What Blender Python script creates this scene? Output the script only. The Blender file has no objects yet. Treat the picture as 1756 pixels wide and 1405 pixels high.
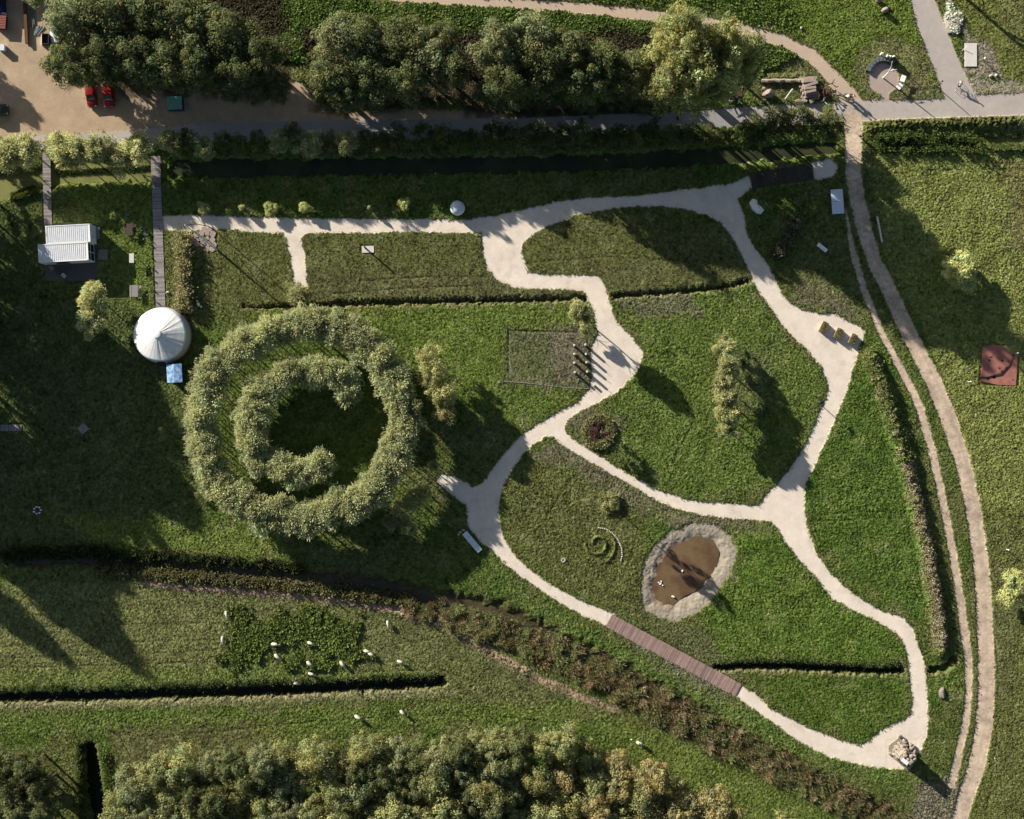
import bpy, math, random
import numpy as np
from mathutils import Vector, Matrix
random.seed(7)
R_ = np.random.default_rng(11)

# ------------------------------------------------------------------ camera, sky, sun
S = 0.085            # metres on the ground per unit of the site plan
CX, CY = 878.0, 702.5
HC = 190.0           # height of the camera
SUN_E = math.radians(20.5)
SD = (0.755, -0.656) # direction in which shadows fall
sc = bpy.context.scene
cd = bpy.data.cameras.new('camera'); cam = bpy.data.objects.new('camera', cd)
sc.collection.objects.link(cam); sc.camera = cam
cam.location = (0, 0, HC)
cd.sensor_width = 36.0
cd.lens = 18.0 / ((1756 * S / 2) / HC)
cd.clip_end = 5000; cd.clip_start = 1
w = bpy.data.worlds.new('World'); sc.world = w; w.use_nodes = True
nt = w.node_tree; bg = nt.nodes['Background']
sky = nt.nodes.new('ShaderNodeTexSky'); sky.sky_type = 'NISHITA'; sky.sun_disc = False
sky.sun_elevation = SUN_E; sky.sun_rotation = math.atan2(-SD[0], -SD[1]) % (2 * math.pi)
sky.air_density = 1.0; sky.dust_density = 1.5; sky.ozone_density = 1.0
nt.links.new(sky.outputs[0], bg.inputs[0]); bg.inputs[1].default_value = 0.050
sl = bpy.data.lights.new('sun', 'SUN'); sl.energy = 5.0; sl.angle = math.radians(0.5); sl.color = (1.0, 0.93, 0.82)
so = bpy.data.objects.new('sun', sl); sc.collection.objects.link(so)
so.rotation_euler = Vector((SD[0] * math.cos(SUN_E), SD[1] * math.cos(SUN_E), -math.sin(SUN_E))).to_track_quat('-Z', 'Y').to_euler()
sc.view_settings.view_transform = 'Standard'; sc.view_settings.look = 'None'
sc.view_settings.exposure = 0.92; sc.view_settings.gamma = 1.0
sc.cycles.max_bounces = 5; sc.cycles.diffuse_bounces = 3; sc.cycles.transparent_max_bounces = 6
COL = sc.collection

# ------------------------------------------------------------------ helpers
def P(x, y, z=0.0):
    """plan position (x, y) as seen from the camera height -> world point at height z"""
    k = (HC - z) / HC
    return Vector(((x - CX) * S * k, (CY - y) * S * k, z))
def tag(o, label=None, cat=None, group=None, kind=None):
    if label: o['label'] = label
    if cat: o['category'] = cat
    if group: o['group'] = group
    if kind: o['kind'] = kind
    return o
def thing(name, label, cat, loc=(0, 0, 0), rz=0.0, group=None, sc_=1.0):
    o = bpy.data.objects.new(name, None); COL.objects.link(o)
    o.location = loc; o.rotation_euler = (0, 0, rz); o.scale = (sc_, sc_, sc_)
    o.empty_display_size = 0.3
    return tag(o, label, cat, group)
def mesh_obj(name, me, m, parent=None, loc=None, rz=None):
    o = bpy.data.objects.new(name, me); COL.objects.link(o)
    if m is not None and not me.materials: me.materials.append(m)
    if parent is not None: o.parent = parent
    if loc is not None: o.location = loc
    if rz is not None: o.rotation_euler = (0, 0, rz)
    return o
def np_mesh(name, V, F, smooth=False, attr=None):
    V = np.asarray(V, np.float32); F = np.asarray(F, np.int32)
    me = bpy.data.meshes.new(name)
    me.vertices.add(len(V)); me.vertices.foreach_set('co', V.ravel())
    k = F.shape[1]; n = len(F)
    me.loops.add(n * k); me.loops.foreach_set('vertex_index', F.ravel())
    me.polygons.add(n); me.polygons.foreach_set('loop_start', np.arange(0, n * k, k, dtype=np.int32))
    me.polygons.foreach_set('use_smooth', np.full(n, smooth, dtype=bool))
    if attr is not None:
        a = me.attributes.new('Col', 'FLOAT_COLOR', 'POINT')
        c = np.ones((len(V), 4), np.float32); c[:, :3] = attr
        a.data.foreach_set('color', c.ravel())
    me.update(calc_edges=True)
    return me
class MB:
    def __init__(s): s.v = []; s.f = []
    def add(s, V, F):
        n = len(s.v); s.v += [tuple(v) for v in V]; s.f += [tuple(i + n for i in f) for f in F]; return s
    def box(s, c, d, rz=0.0, M=None, taper=1.0):
        x, y, z = d[0] / 2, d[1] / 2, d[2] / 2
        V = [Vector((sx * x * (taper if sz > 0 else 1), sy * y * (taper if sz > 0 else 1), sz * z)) for sz in (-1, 1) for sx, sy in ((-1, -1), (1, -1), (1, 1), (-1, 1))]
        T = Matrix.Translation(Vector(c)) @ (M.to_4x4() if M is not None else Matrix.Rotation(rz, 4, 'Z'))
        return s.add([T @ v for v in V], [(3, 2, 1, 0), (4, 5, 6, 7), (0, 1, 5, 4), (1, 2, 6, 5), (2, 3, 7, 6), (3, 0, 4, 7)])
    def tube(s, pts, r, n=8, cap=True):
        pts = [Vector(p) for p in pts]; rr = r if isinstance(r, (list, tuple)) else [r] * len(pts)
        V = []; up = Vector((0, 0, 1))
        for i, p in enumerate(pts):
            d = (pts[min(i + 1, len(pts) - 1)] - pts[max(i - 1, 0)]).normalized()
            a = d.cross(up) if abs(d.dot(up)) < 0.95 else d.cross(Vector((1, 0, 0)))
            a.normalize(); b = d.cross(a)
            for k in range(n):
                t = 2 * math.pi * k / n
                V.append(p + (a * math.cos(t) + b * math.sin(t)) * rr[i])
        F = [(i * n + k, i * n + (k + 1) % n, (i + 1) * n + (k + 1) % n, (i + 1) * n + k) for i in range(len(pts) - 1) for k in range(n)]
        if cap: F += [tuple(range(n))[::-1], tuple(range((len(pts) - 1) * n, len(pts) * n))]
        return s.add(V, F)
    def lathe(s, prof, n=32, c=(0, 0, 0)):
        V = [(c[0] + r * math.cos(2 * math.pi * k / n), c[1] + r * math.sin(2 * math.pi * k / n), c[2] + z) for r, z in prof for k in range(n)]
        F = [(i * n + k, i * n + (k + 1) % n, (i + 1) * n + (k + 1) % n, (i + 1) * n + k) for i in range(len(prof) - 1) for k in range(n)]
        F += [tuple(range(n))[::-1], tuple(range((len(prof) - 1) * n, len(prof) * n))]
        return s.add(V, F)
    def prism(s, pts, z0, z1, top=1.0):
        n = len(pts); cx = sum(p[0] for p in pts) / n; cy = sum(p[1] for p in pts) / n
        V = [(p[0], p[1], z0) for p in pts] + [(cx + (p[0] - cx) * top, cy + (p[1] - cy) * top, z1) for p in pts]
        F = [tuple(range(n))[::-1], tuple(range(n, 2 * n))] + [(i, (i + 1) % n, n + (i + 1) % n, n + i) for i in range(n)]
        a = sum(pts[i][0] * pts[(i + 1) % n][1] - pts[(i + 1) % n][0] * pts[i][1] for i in range(n))
        if a < 0: F = [f[::-1] for f in F]
        return s.add(V, F)
    def rock(s, c, d, seed=0, rough=0.22, sub=2):
        import bmesh
        bm = bmesh.new(); bmesh.ops.create_icosphere(bm, subdivisions=sub, radius=1.0)
        rr = random.Random(seed); ax = [Vector((rr.gauss(0, 1), rr.gauss(0, 1), rr.gauss(0, 1))).normalized() for _ in range(7)]
        for v in bm.verts:
            p = v.co.copy(); k = 1.0
            for a_ in ax: 
                t = p.dot(a_)
                if t > 0.62: k = min(k, 0.62 / t + 0.06)
            v.co = Vector((p.x * k * d[0], p.y * k * d[1], p.z * k * d[2])) * (1 + rr.uniform(-rough, rough) * 0.25) + Vector(c)
        s.add([v.co.copy() for v in bm.verts], [tuple(v.index for v in f.verts) for f in bm.faces]); bm.free(); return s
    def mesh(s, name, smooth=False):
        me = bpy.data.meshes.new(name); me.from_pydata([tuple(v) for v in s.v], [], s.f)
        if smooth:
            for p in me.polygons: p.use_smooth = True
        me.update(); return me
    def build(s, name, m, parent=None, smooth=False, loc=None, rz=None):
        return mesh_obj(name, s.mesh(name, smooth), m, parent, loc, rz)
def copy_tree(o, parent=None):
    c = o.copy(); COL.objects.link(c)
    if parent is not None: c.parent = parent
    for ch in list(o.children): copy_tree(ch, c)
    return c
ONES = ['', 'first', 'second', 'third', 'fourth', 'fifth', 'sixth', 'seventh', 'eighth', 'ninth', 'tenth', 'eleventh', 'twelfth', 'thirteenth',
        'fourteenth', 'fifteenth', 'sixteenth', 'seventeenth', 'eighteenth', 'nineteenth']
TENS = ['', '', 'twenty', 'thirty', 'forty', 'fifty', 'sixty', 'seventy', 'eighty', 'ninety']
def ordn(n):
    if n < 20: return ONES[n]
    if n % 10 == 0: return TENS[n // 10][:-1] + 'ieth'
    return TENS[n // 10] + '-' + ONES[n % 10]

# ------------------------------------------------------------------ materials
def mat(name, col=(0.5, 0.5, 0.5), rough=0.8, var=0.0, nscale=3.0, bump=0.0, metal=0.0, attr=False, rnd=0.0, transl=0.0, spec=0.3, col2=None, bscale=None, coat=0.0, obj_coord=True):
    m = bpy.data.materials.new(name); m.use_nodes = True; t = m.node_tree; N = t.nodes; L = t.links
    b = N['Principled BSDF']; b.inputs['Roughness'].default_value = rough; b.inputs['Metallic'].default_value = metal
    b.inputs['Specular IOR Level'].default_value = spec; b.inputs['Coat Weight'].default_value = coat
    tc = N.new('ShaderNodeTexCoord')
    if attr:
        a = N.new('ShaderNodeAttribute'); a.attribute_name = 'Col'; cur = a.outputs['Color']
        if col != (0.5, 0.5, 0.5):
            mx = N.new('ShaderNodeMix'); mx.data_type = 'RGBA'; mx.blend_type = 'MULTIPLY'; mx.inputs[0].default_value = 1
            L.new(cur, mx.inputs[6]); mx.inputs[7].default_value = (*col, 1); cur = mx.outputs[2]
    else:
        rgb = N.new('ShaderNodeRGB'); rgb.outputs[0].default_value = (*col, 1); cur = rgb.outputs[0]
    if var > 0 or col2:
        no = N.new('ShaderNodeTexNoise'); no.inputs['Scale'].default_value = nscale; no.inputs['Detail'].default_value = 6; no.inputs['Roughness'].default_value = 0.65
        L.new(tc.outputs['Object'], no.inputs['Vector'])
        if col2:
            cr = N.new('ShaderNodeValToRGB'); cr.color_ramp.elements[0].position = 0.42; cr.color_ramp.elements[1].position = 0.6
            L.new(no.outputs[0], cr.inputs[0])
            mx = N.new('ShaderNodeMix'); mx.data_type = 'RGBA'; L.new(cr.outputs[0], mx.inputs[0]); L.new(cur, mx.inputs[6]); mx.inputs[7].default_value = (*col2, 1); cur = mx.outputs[2]
        if var > 0:
            mr = N.new('ShaderNodeMapRange'); mr.inputs[1].default_value = 0.25; mr.inputs[2].default_value = 0.75; mr.inputs[3].default_value = 1 - var; mr.inputs[4].default_value = 1 + var
            L.new(no.outputs[0], mr.inputs[0])
            vm = N.new('ShaderNodeVectorMath'); vm.operation = 'SCALE'; L.new(cur, vm.inputs[0]); L.new(mr.outputs[0], vm.inputs['Scale']); cur = vm.outputs[0]
    if rnd > 0:
        oi = N.new('ShaderNodeObjectInfo'); mr = N.new('ShaderNodeMapRange'); mr.inputs[3].default_value = 1 - rnd; mr.inputs[4].default_value = 1 + rnd
        L.new(oi.outputs['Random'], mr.inputs[0])
        vm = N.new('ShaderNodeVectorMath'); vm.operation = 'SCALE'; L.new(cur, vm.inputs[0]); L.new(mr.outputs[0], vm.inputs['Scale']); cur = vm.outputs[0]
    L.new(cur, b.inputs['Base Color'])
    if bump > 0:
        n2 = N.new('ShaderNodeTexNoise'); n2.inputs['Scale'].default_value = bscale or nscale * 3; n2.inputs['Detail'].default_value = 5
        L.new(tc.outputs['Object'], n2.inputs['Vector'])
        bp = N.new('ShaderNodeBump'); bp.inputs['Strength'].default_value = bump; bp.inputs['Distance'].default_value = 0.1; L.new(n2.outputs[0], bp.inputs['Height']); L.new(bp.outputs[0], b.inputs['Normal'])
    if transl > 0:
        tr = N.new('ShaderNodeBsdfTranslucent'); L.new(cur, tr.inputs[0]); ms = N.new('ShaderNodeMixShader'); ms.inputs[0].default_value = transl
        L.new(b.outputs[0], ms.inputs[1]); L.new(tr.outputs[0], ms.inputs[2]); L.new(ms.outputs[0], N['Material Output'].inputs[0])
    return m
M = {}
M['ground'] = mat('ground_cover_soil', attr=True, rough=0.95, var=0.18, nscale=2.5, bump=0.35, bscale=9, spec=0.0)
M['path'] = mat('pale_shell_gravel', attr=True, rough=0.95, var=0.05, nscale=3, bump=0.25, bscale=14, spec=0.1)
M['road'] = mat('worn_asphalt', attr=True, rough=0.9, var=0.08, nscale=1.2, bump=0.1, bscale=20, spec=0.2)
M['grass'] = mat('grass_blades', attr=True, rough=1.0, transl=0.35, spec=0.0)
M['leaf'] = mat('leaves', attr=True, rough=1.0, rnd=0.14, transl=0.40, spec=0.0)
M['bark'] = mat('bark', (0.075, 0.06, 0.045), 0.9, var=0.3, nscale=6, bump=0.4)
M['palebark'] = mat('pale_bark', (0.16, 0.15, 0.11), 0.9, var=0.3, nscale=6, bump=0.3)
M['whitepaint'] = mat('white_painted_metal', (0.72, 0.73, 0.75), 0.5, var=0.08, nscale=1.5)
M['deck'] = mat('weathered_deck_wood', (0.105, 0.098, 0.10), 0.8, var=0.25, nscale=4, bump=0.2)
M['board'] = mat('grey_boardwalk_wood', (0.27, 0.245, 0.235), 0.85, var=0.2, nscale=5, bump=0.2)
M['redboard'] = mat('red_brown_hardwood', (0.27, 0.185, 0.17), 0.8, var=0.18, nscale=5, bump=0.2)
M['plankgrey'] = mat('grey_boardwalk_planks', attr=True, col=(0.27, 0.245, 0.235), rough=0.9, var=0.2, nscale=1.5, bump=0.2, bscale=8)
M['plankred'] = mat('red_brown_hardwood_planks', attr=True, col=(0.28, 0.19, 0.17), rough=0.85, var=0.18, nscale=1.5, bump=0.2, bscale=8)
M['plankdark'] = mat('dark_bridge_planks', attr=True, col=(0.06, 0.045, 0.035), rough=0.85, var=0.3, nscale=1.5, bump=0.2, bscale=8)
M['wood'] = mat('bare_wood', (0.33, 0.27, 0.21), 0.85, var=0.25, nscale=5)
M['darkwood'] = mat('dark_timber', (0.07, 0.05, 0.038), 0.85, var=0.3, nscale=5)
M['canvas'] = mat('white_canvas', (0.78, 0.78, 0.76), 0.7, var=0.10, nscale=1.2, bump=0.15, bscale=2.5)
M['canvas2'] = mat('grey_canvas_wall', (0.50, 0.50, 0.52), 0.75, var=0.08, nscale=1.2)
M['black'] = mat('black_plastic', (0.015, 0.015, 0.018), 0.5)
M['glass'] = mat('dark_glass', (0.02, 0.03, 0.035), 0.06, spec=0.6)
M['blue'] = mat('blue_tarpaulin', (0.07, 0.22, 0.50), 0.45, col2=(0.42, 0.55, 0.68), nscale=1.5)
M['navy'] = mat('navy_blue_steel', (0.015, 0.03, 0.11), 0.5, var=0.1)
M['mint'] = mat('mint_green_slats', (0.22, 0.48, 0.36), 0.5, var=0.15)
M['red'] = mat('red_car_paint', (0.20, 0.010, 0.010), 0.35, coat=0.3)
M['cardark'] = mat('dark_olive_car_paint', (0.035, 0.042, 0.03), 0.3, coat=0.5)
M['rubber'] = mat('black_rubber', (0.012, 0.012, 0.012), 0.85)
M['chrome'] = mat('bright_metal', (0.7, 0.7, 0.7), 0.3, metal=1.0)
M['steel'] = mat('grey_steel', (0.16, 0.18, 0.19), 0.5, metal=0.4, var=0.2)
M['rust'] = mat('rusty_steel', (0.10, 0.045, 0.022), 0.85, var=0.3, nscale=4)
M['stone'] = mat('grey_brown_stone', (0.25, 0.21, 0.18), 0.9, var=0.25, nscale=2.5, bump=0.6, bscale=6, rnd=0.15)
M['palestone'] = mat('pale_limestone', (0.52, 0.47, 0.40), 0.9, var=0.25, nscale=2.5, bump=0.5, bscale=6, rnd=0.15)
M['towerstone'] = mat('weathered_beige_stone', (0.34, 0.29, 0.235), 0.95, var=0.35, nscale=2.0, bump=0.7, bscale=5, col2=(0.22, 0.18, 0.14))
M['pinkstone'] = mat('pink_beige_stone_slab', (0.36, 0.29, 0.25), 0.9, var=0.25, nscale=2.0, bump=0.4, bscale=5, col2=(0.27, 0.21, 0.18))
M['concrete'] = mat('pale_concrete', (0.58, 0.55, 0.50), 0.85, var=0.08, nscale=2)
M['bluewhite'] = mat('white_polished_stone', (0.62, 0.66, 0.74), 0.45, var=0.12, nscale=3.5, bump=0.1, bscale=4)
M['white'] = mat('clean_white_plaster', (0.82, 0.82, 0.80), 0.6, var=0.04)
M['orange'] = mat('terracotta_rubber_mat', (0.36, 0.15, 0.11), 0.9, col2=(0.26, 0.10, 0.085), nscale=0.8, var=0.1)
M['wool'] = mat('off_white_wool', (0.60, 0.56, 0.46), 0.95, var=0.2, nscale=14, bump=0.6, bscale=18)
M['face'] = mat('dark_sheep_face', (0.10, 0.08, 0.06), 0.9)
M['skin'] = mat('skin', (0.50, 0.32, 0.24), 0.6)
M['hair'] = mat('hair', (0.06, 0.04, 0.025), 0.7)
M['navycloth'] = mat('navy_cloth', (0.03, 0.035, 0.06), 0.9)
M['darkcloth'] = mat('dark_trousers', (0.03, 0.03, 0.035), 0.9)
M['creamcloth'] = mat('cream_jacket', (0.55, 0.48, 0.38), 0.9)
M['brickred'] = mat('faded_red_slats', (0.30, 0.10, 0.09), 0.85, var=0.25, nscale=3)
M['water'] = mat('dark_ditch_water', (0.010, 0.012, 0.008), 0.3, spec=0.12)
M['canal'] = mat('shade_toned_canal_water', (0.028, 0.034, 0.018), 0.4, col2=(0.05, 0.055, 0.022), nscale=0.2, spec=0.15)  # same canal, darker: the deep tree shade is put into the colour
M['duckweed'] = mat('duckweed_covered_water', (0.20, 0.20, 0.06), 0.6, col2=(0.12, 0.13, 0.035), nscale=0.25, var=0.12, spec=0.2)
M['brownwater'] = mat('muddy_brown_water', (0.17, 0.115, 0.06), 0.12, col2=(0.10, 0.058, 0.032), nscale=0.3, spec=0.4, var=0.15)
M['reedwater'] = mat('dark_reed_ditch_water', (0.045, 0.035, 0.02), 0.12, col2=(0.08, 0.06, 0.03), nscale=0.3, spec=0.4)

# ------------------------------------------------------------------ terrain (numpy grid)
STEP = 1.4
gx = np.arange(-70, 1830, STEP, dtype=np.float32); gy = np.arange(-70, 1480, STEP, dtype=np.float32)
NX, NY = len(gx), len(gy); GX, GY = np.meshgrid(gx, gy)
def noise(lo, hi, seed, ax=1.0, ay=1.0, slope=1.0):
    """band-limited random field; lo..hi wavelengths in plan units; ax, ay stretch it"""
    g = np.random.default_rng(seed); f = np.fft.rfft2(g.standard_normal((NY, NX)))
    ky = np.fft.fftfreq(NY, STEP)[:, None] * ay; kx = np.fft.rfftfreq(NX, STEP)[None, :] * ax
    k = np.sqrt(kx * kx + ky * ky) + 1e-9
    a = np.exp(-(k * lo) ** 2 * 0.7) * (1 - np.exp(-(k * hi) ** 2 * 1.5)) / (k ** slope)
    r = np.fft.irfft2(f * a, s=(NY, NX)); r -= r.mean(); return (r / r.std()).astype(np.float32)
def sstep(a, b, x):
    t = np.clip((x - a) / (b - a), 0, 1); return t * t * (3 - 2 * t)
BIG = 1e3
def window(pts, m):
    xs = [p[0] for p in pts]; ys = [p[1] for p in pts]
    i0 = max(0, int((min(ys) - m - gy[0]) / STEP)); i1 = min(NY, int((max(ys) + m - gy[0]) / STEP) + 2)
    j0 = max(0, int((min(xs) - m - gx[0]) / STEP)); j1 = min(NX, int((max(xs) + m - gx[0]) / STEP) + 2)
    return slice(i0, i1), slice(j0, j1)
def line_d(pts, m=60, w=None):
    """distance to a polyline, minus half its (varying) width when w is given"""
    out = np.full((NY, NX), BIG, np.float32)
    for k in range(len(pts) - 1):
        a, b = pts[k], pts[k + 1]; wi = window([a, b], m)
        if wi[0].start >= wi[0].stop or wi[1].start >= wi[1].stop: continue
        X, Y = GX[wi], GY[wi]; dx, dy = b[0] - a[0], b[1] - a[1]
        t = np.clip(((X - a[0]) * dx + (Y - a[1]) * dy) / (dx * dx + dy * dy + 1e-6), 0, 1)
        d = np.hypot(X - a[0] - t * dx, Y - a[1] - t * dy)
        if len(a) > 2: d = d - (a[2] + (b[2] - a[2]) * t) / 2
        out[wi] = np.minimum(out[wi], d)
    return out
def poly_d(poly, m=60):
    """signed distance, negative inside"""
    wi = window(poly, m); X, Y = GX[wi], GY[wi]; n = len(poly)
    d = np.full(X.shape, BIG, np.float32); ins = np.zeros(X.shape, bool)
    for k in range(n):
        ax_, ay_ = poly[k]; bx, by = poly[(k + 1) % n]; dx, dy = bx - ax_, by - ay_
        t = np.clip(((X - ax_) * dx + (Y - ay_) * dy) / (dx * dx + dy * dy + 1e-6), 0, 1)
        d = np.minimum(d, np.hypot(X - ax_ - t * dx, Y - ay_ - t * dy))
        if ay_ != by:
            c = ((ay_ > Y) != (by > Y)) & (X < (bx - ax_) * (Y - ay_) / (by - ay_) + ax_); ins ^= c
    out = np.full((NY, NX), BIG, np.float32); out[wi] = np.where(ins, -d, d); return out
def inside(poly, X, Y):
    ins = np.zeros(np.shape(X), bool); n = len(poly)
    for k in range(n):
        ax_, ay_ = poly[k][:2]; bx, by = poly[(k + 1) % n][:2]
        if ay_ != by: ins ^= ((ay_ > Y) != (by > Y)) & (X < (bx - ax_) * (Y - ay_) / (by - ay_) + ax_)
    return ins

PATH = [(275,370),(330,369),(440,373),(560,375),(700,376),(800,377),(845,371),(900,360),(950,347),(1010,340),(1080,337),(1140,330),(1200,322),(1250,316),(1285,302),(1291,322),(1264,340),
 (1275,365),(1280,395),(1290,420),(1305,438),(1318,458),(1330,480),(1345,512),(1370,530),(1400,537),(1430,539),(1450,549),(1470,558),(1482,567),(1481,580),(1472,600),(1466,622),(1455,660),(1440,700),
 (1420,745),(1400,790),(1385,822),(1379,850),(1380,890),(1388,915),(1400,950),(1425,985),(1465,1020),(1500,1042),(1545,1057),(1565,1078),(1575,1110),(1585,1140),(1589,1180),(1592,1230),(1590,1262),(1578,1284),
 (1568,1300),(1560,1318),(1540,1320),(1500,1315),(1460,1308),(1420,1297),(1385,1280),(1350,1257),(1310,1228),(1285,1212),(1258,1192),(1272,1177),(1290,1185),(1318,1212),(1340,1226),(1380,1245),(1430,1265),
 (1470,1278),(1490,1272),(1510,1252),(1535,1240),(1560,1228),(1565,1200),(1558,1150),(1553,1110),(1538,1087),(1500,1062),(1460,1045),(1425,1025),(1395,985),(1370,960),(1345,930),(1335,908),(1322,893),(1300,892),
 (1260,889),(1200,882),(1150,869),(1110,849),(1070,825),(1030,802),(990,780),(960,760),(947,749),(935,748),(915,762),(898,778),(880,802),(862,835),(854,870),(857,895),(865,925),(880,950),(905,975),(945,1003),
 (990,1027),(1020,1040),(1052,1053),(1042,1074),(1010,1060),(970,1040),(930,1013),(900,994),(870,970),(840,942),(820,925),(805,905),(800,885),(799,865),(775,849),(748,826),(756,811),(775,817),(800,828),(811,837),
 (830,825),(850,798),(870,773),(890,750),(920,728),(955,708),(990,690),(1010,668),(1015,650),(1014,630),(1012,605),(1017,590),(1025,573),(1019,545),(1009,515),(1000,498),(960,496),(910,495),(880,492),(852,480),
 (836,462),(829,440),(825,400),(780,399),(700,398),(600,400),(525,400),(516,410),(523,440),(527,492),(505,492),(500,450),(491,410),(484,400),(440,398),(372,392),(330,396),(275,396)]
HOLE = [(893,430),(905,468),(940,472),(1000,472),(1026,473),(1037,490),(1045,520),(1055,550),(1080,575),(1100,600),(1103,612),(1090,640),(1060,670),(1030,688),(1000,702),(975,718),(966,735),(972,745),(1000,765),
 (1040,790),(1080,815),(1130,842),(1180,857),(1240,863),(1298,867),(1312,852),(1330,833),(1355,805),(1380,765),(1400,720),(1414,688),(1420,665),(1408,630),(1385,600),(1350,570),(1330,540),(1315,520),(1300,500),
 (1290,480),(1280,455),(1268,430),(1255,405),(1240,386),(1210,368),(1170,358),(1130,355),(1080,355),(1030,360),(980,372),(930,392),(900,413)]
PATH2 = [(1390,281),(1424,272),(1434,280),(1437,291),(1430,301),(1412,307),(1396,308)]
edge = noise(3, 40, 1, slope=0.9) * 0.9
dP = np.minimum(np.maximum(poly_d(PATH), -poly_d(HOLE)), poly_d(PATH2)) + edge
dTrack = np.minimum(line_d([(1462,205,34),(1463,240,28),(1463,300,26),(1472,350,26),(1484,400,26),(1500,450,25),(1530,510,26),(1562,580,27),(1598,650,28),(1625,715,28),(1650,790,26),(1668,870,26),(1680,950,26),(1687,1030,27),
            (1690,1110,28),(1691,1170,29),(1688,1240,29),(1675,1310,29),(1655,1370,28),(1640,1420,27),(1630,1480,27)]),
        line_d([(1450,360,4),(1462,430,11),(1482,500,12),(1510,570,12),(1537,620,12),(1562,665,14),(1578,705,15),(1597,770,15),(1612,840,14),(1628,920,14),(1640,990,15),(1650,1060,16),(1660,1130,15),(1661,1190,13),(1655,1240,13),(1642,1300,14),(1630,1345,16)]) + 0.5) + edge * 0.8
dRoad = poly_d([(-80,240),(0,236),(200,226),(330,213),(480,209),(620,206),(900,203),(1150,193),(1290,183),(1360,180),(1450,176),(1480,172),(1560,172),(1620,170),(1610,140),(1570,40),(1545,-80),(1580,-80),(1602,0),(1650,120),(1672,163),(1756,160),(1840,157),
                (1840,196),(1756,198),(1600,203),(1510,206),(1440,212),(1250,218),(1100,226),(800,238),(500,241),(200,250),(0,258),(-80,260)]) + edge * 0.4
dGrav = line_d([(560,-30,18),(690,-5,18),(870,6,18),(1000,14,19),(1100,25,19),(1200,38,20),(1280,53,20),(1340,70,21),(1390,95,22),(1425,130,24),(1450,160,30),(1462,178,34)]) + edge * 0.7
dYard = poly_d([(-80,-80),(92,-80),(95,60),(85,110),(130,150),(300,120),(480,130),(620,185),(800,190),(900,200),(900,205),(330,215),(200,227),(0,237),(-80,242)]) + edge * 1.5
dDisc = np.minimum(np.hypot(GX - 1514, GY - 135) - 26.5, np.maximum(np.abs(GX - 1517.5) - 6.5, np.abs(GY - 165) - 9))
dPave = dDisc
# ditches: polyline with full width, depth
DITCH = [([(415,527,3),(470,527,5),(560,522,8),(700,518,9),(860,515,9),(1004,512,8)], 0.9), ([(1054,508,8),(1150,501,9),(1240,492,9),(1283,482,7)], 0.9),
         ([(1228,1146,11),(1300,1142,14),(1400,1145,14),(1480,1150,14),(1543,1150,14)], 1.1), ([(1596,1150,12),(1620,1146,13),(1636,1130,10)], 1.0),
         ([(-80,1200,17),(0,1197,18),(200,1192,20),(400,1186,20),(560,1180,21),(700,1172,20),(757,1170,18)], 1.5),
         ([(152,1285,26),(158,1340,32),(168,1400,32),(178,1480,32)], 1.7)]
WATERS = [[(-80,285),(0,300),(70,288),(100,276),(200,268),(275,266),(290,266),(290,310),(285,310),(100,318),(60,325),(0,345),(-80,360)],
          [(290,272),(600,268),(1000,264),(1300,246),(1435,240),(1438,264),(1300,280),(1000,296),(600,302),(290,306)],
          [(1500,242),(1560,236),(1680,234),(1840,230),(1840,248),(1700,254),(1600,258),(1510,260)]]
REED = [(40,962,26),(160,961,26),(260,969,26),(400,979,28),(520,992,28),(640,1004,32),(760,1032,38),(850,1060,56),(920,1095,58),(1000,1135,60),(1080,1175,62),(1160,1220,60),(1240,1265,54),(1330,1310,46),(1420,1355,42),(1500,1395,46),(1560,1440,50)]
dReed = line_d(REED, 90) + noise(10, 60, 2) * 2.5
POND = [(1122,935),(1150,912),(1190,897),(1225,900),(1248,915),(1263,942),(1262,960),(1250,985),(1232,1012),(1215,1035),(1190,1052),(1160,1066),(1130,1058),(1105,1045),(1098,1015),(1100,985),(1108,958)]
PONDW = [(1160,930),(1190,930),(1212,937),(1222,955),(1217,980),(1208,998),(1190,1008),(1172,1016),(1158,1028),(1150,1042),(1130,1040),(1118,1025),(1120,1000),(1130,975),(1135,955)]
dPond = poly_d(POND) + edge * 1.2; dPondW = poly_d(PONDW) + noise(10, 50, 3) * 4

# base colours (linear albedo)
def c3(*c): return np.array(c, np.float32)
col = np.zeros((NY, NX, 3), np.float32)
lush, olive, yel, dry, soil = c3(.036, .070, .018), c3(.085, .088, .034), c3(.085, .100, .032), c3(.150, .125, .075), c3(.125, .095, .065)
nb = noise(60, 400, 4); nm = noise(14, 90, 5); nf = noise(3, 16, 6); n8 = noise(3, 9, 7)
def lerp(a, b, t): return a + (b - a) * t[..., None]
col[:] = lerp(lush, olive, np.clip(0.35 + 0.22 * nb + 0.12 * nm, 0, 1))
amp = np.full((NY, NX), 0.10, np.float32)
def region(poly, c, a=None, feather=14, mix=1.0, jitter=6.0, ln=False):
    global col, amp
    d = (line_d(poly, 80) if ln else poly_d(poly)) + nm * jitter
    t = mix * sstep(feather / 2, -feather / 2, d); col = lerp(col, c, t)
    if a is not None: amp = amp + (a - amp) * t
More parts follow.
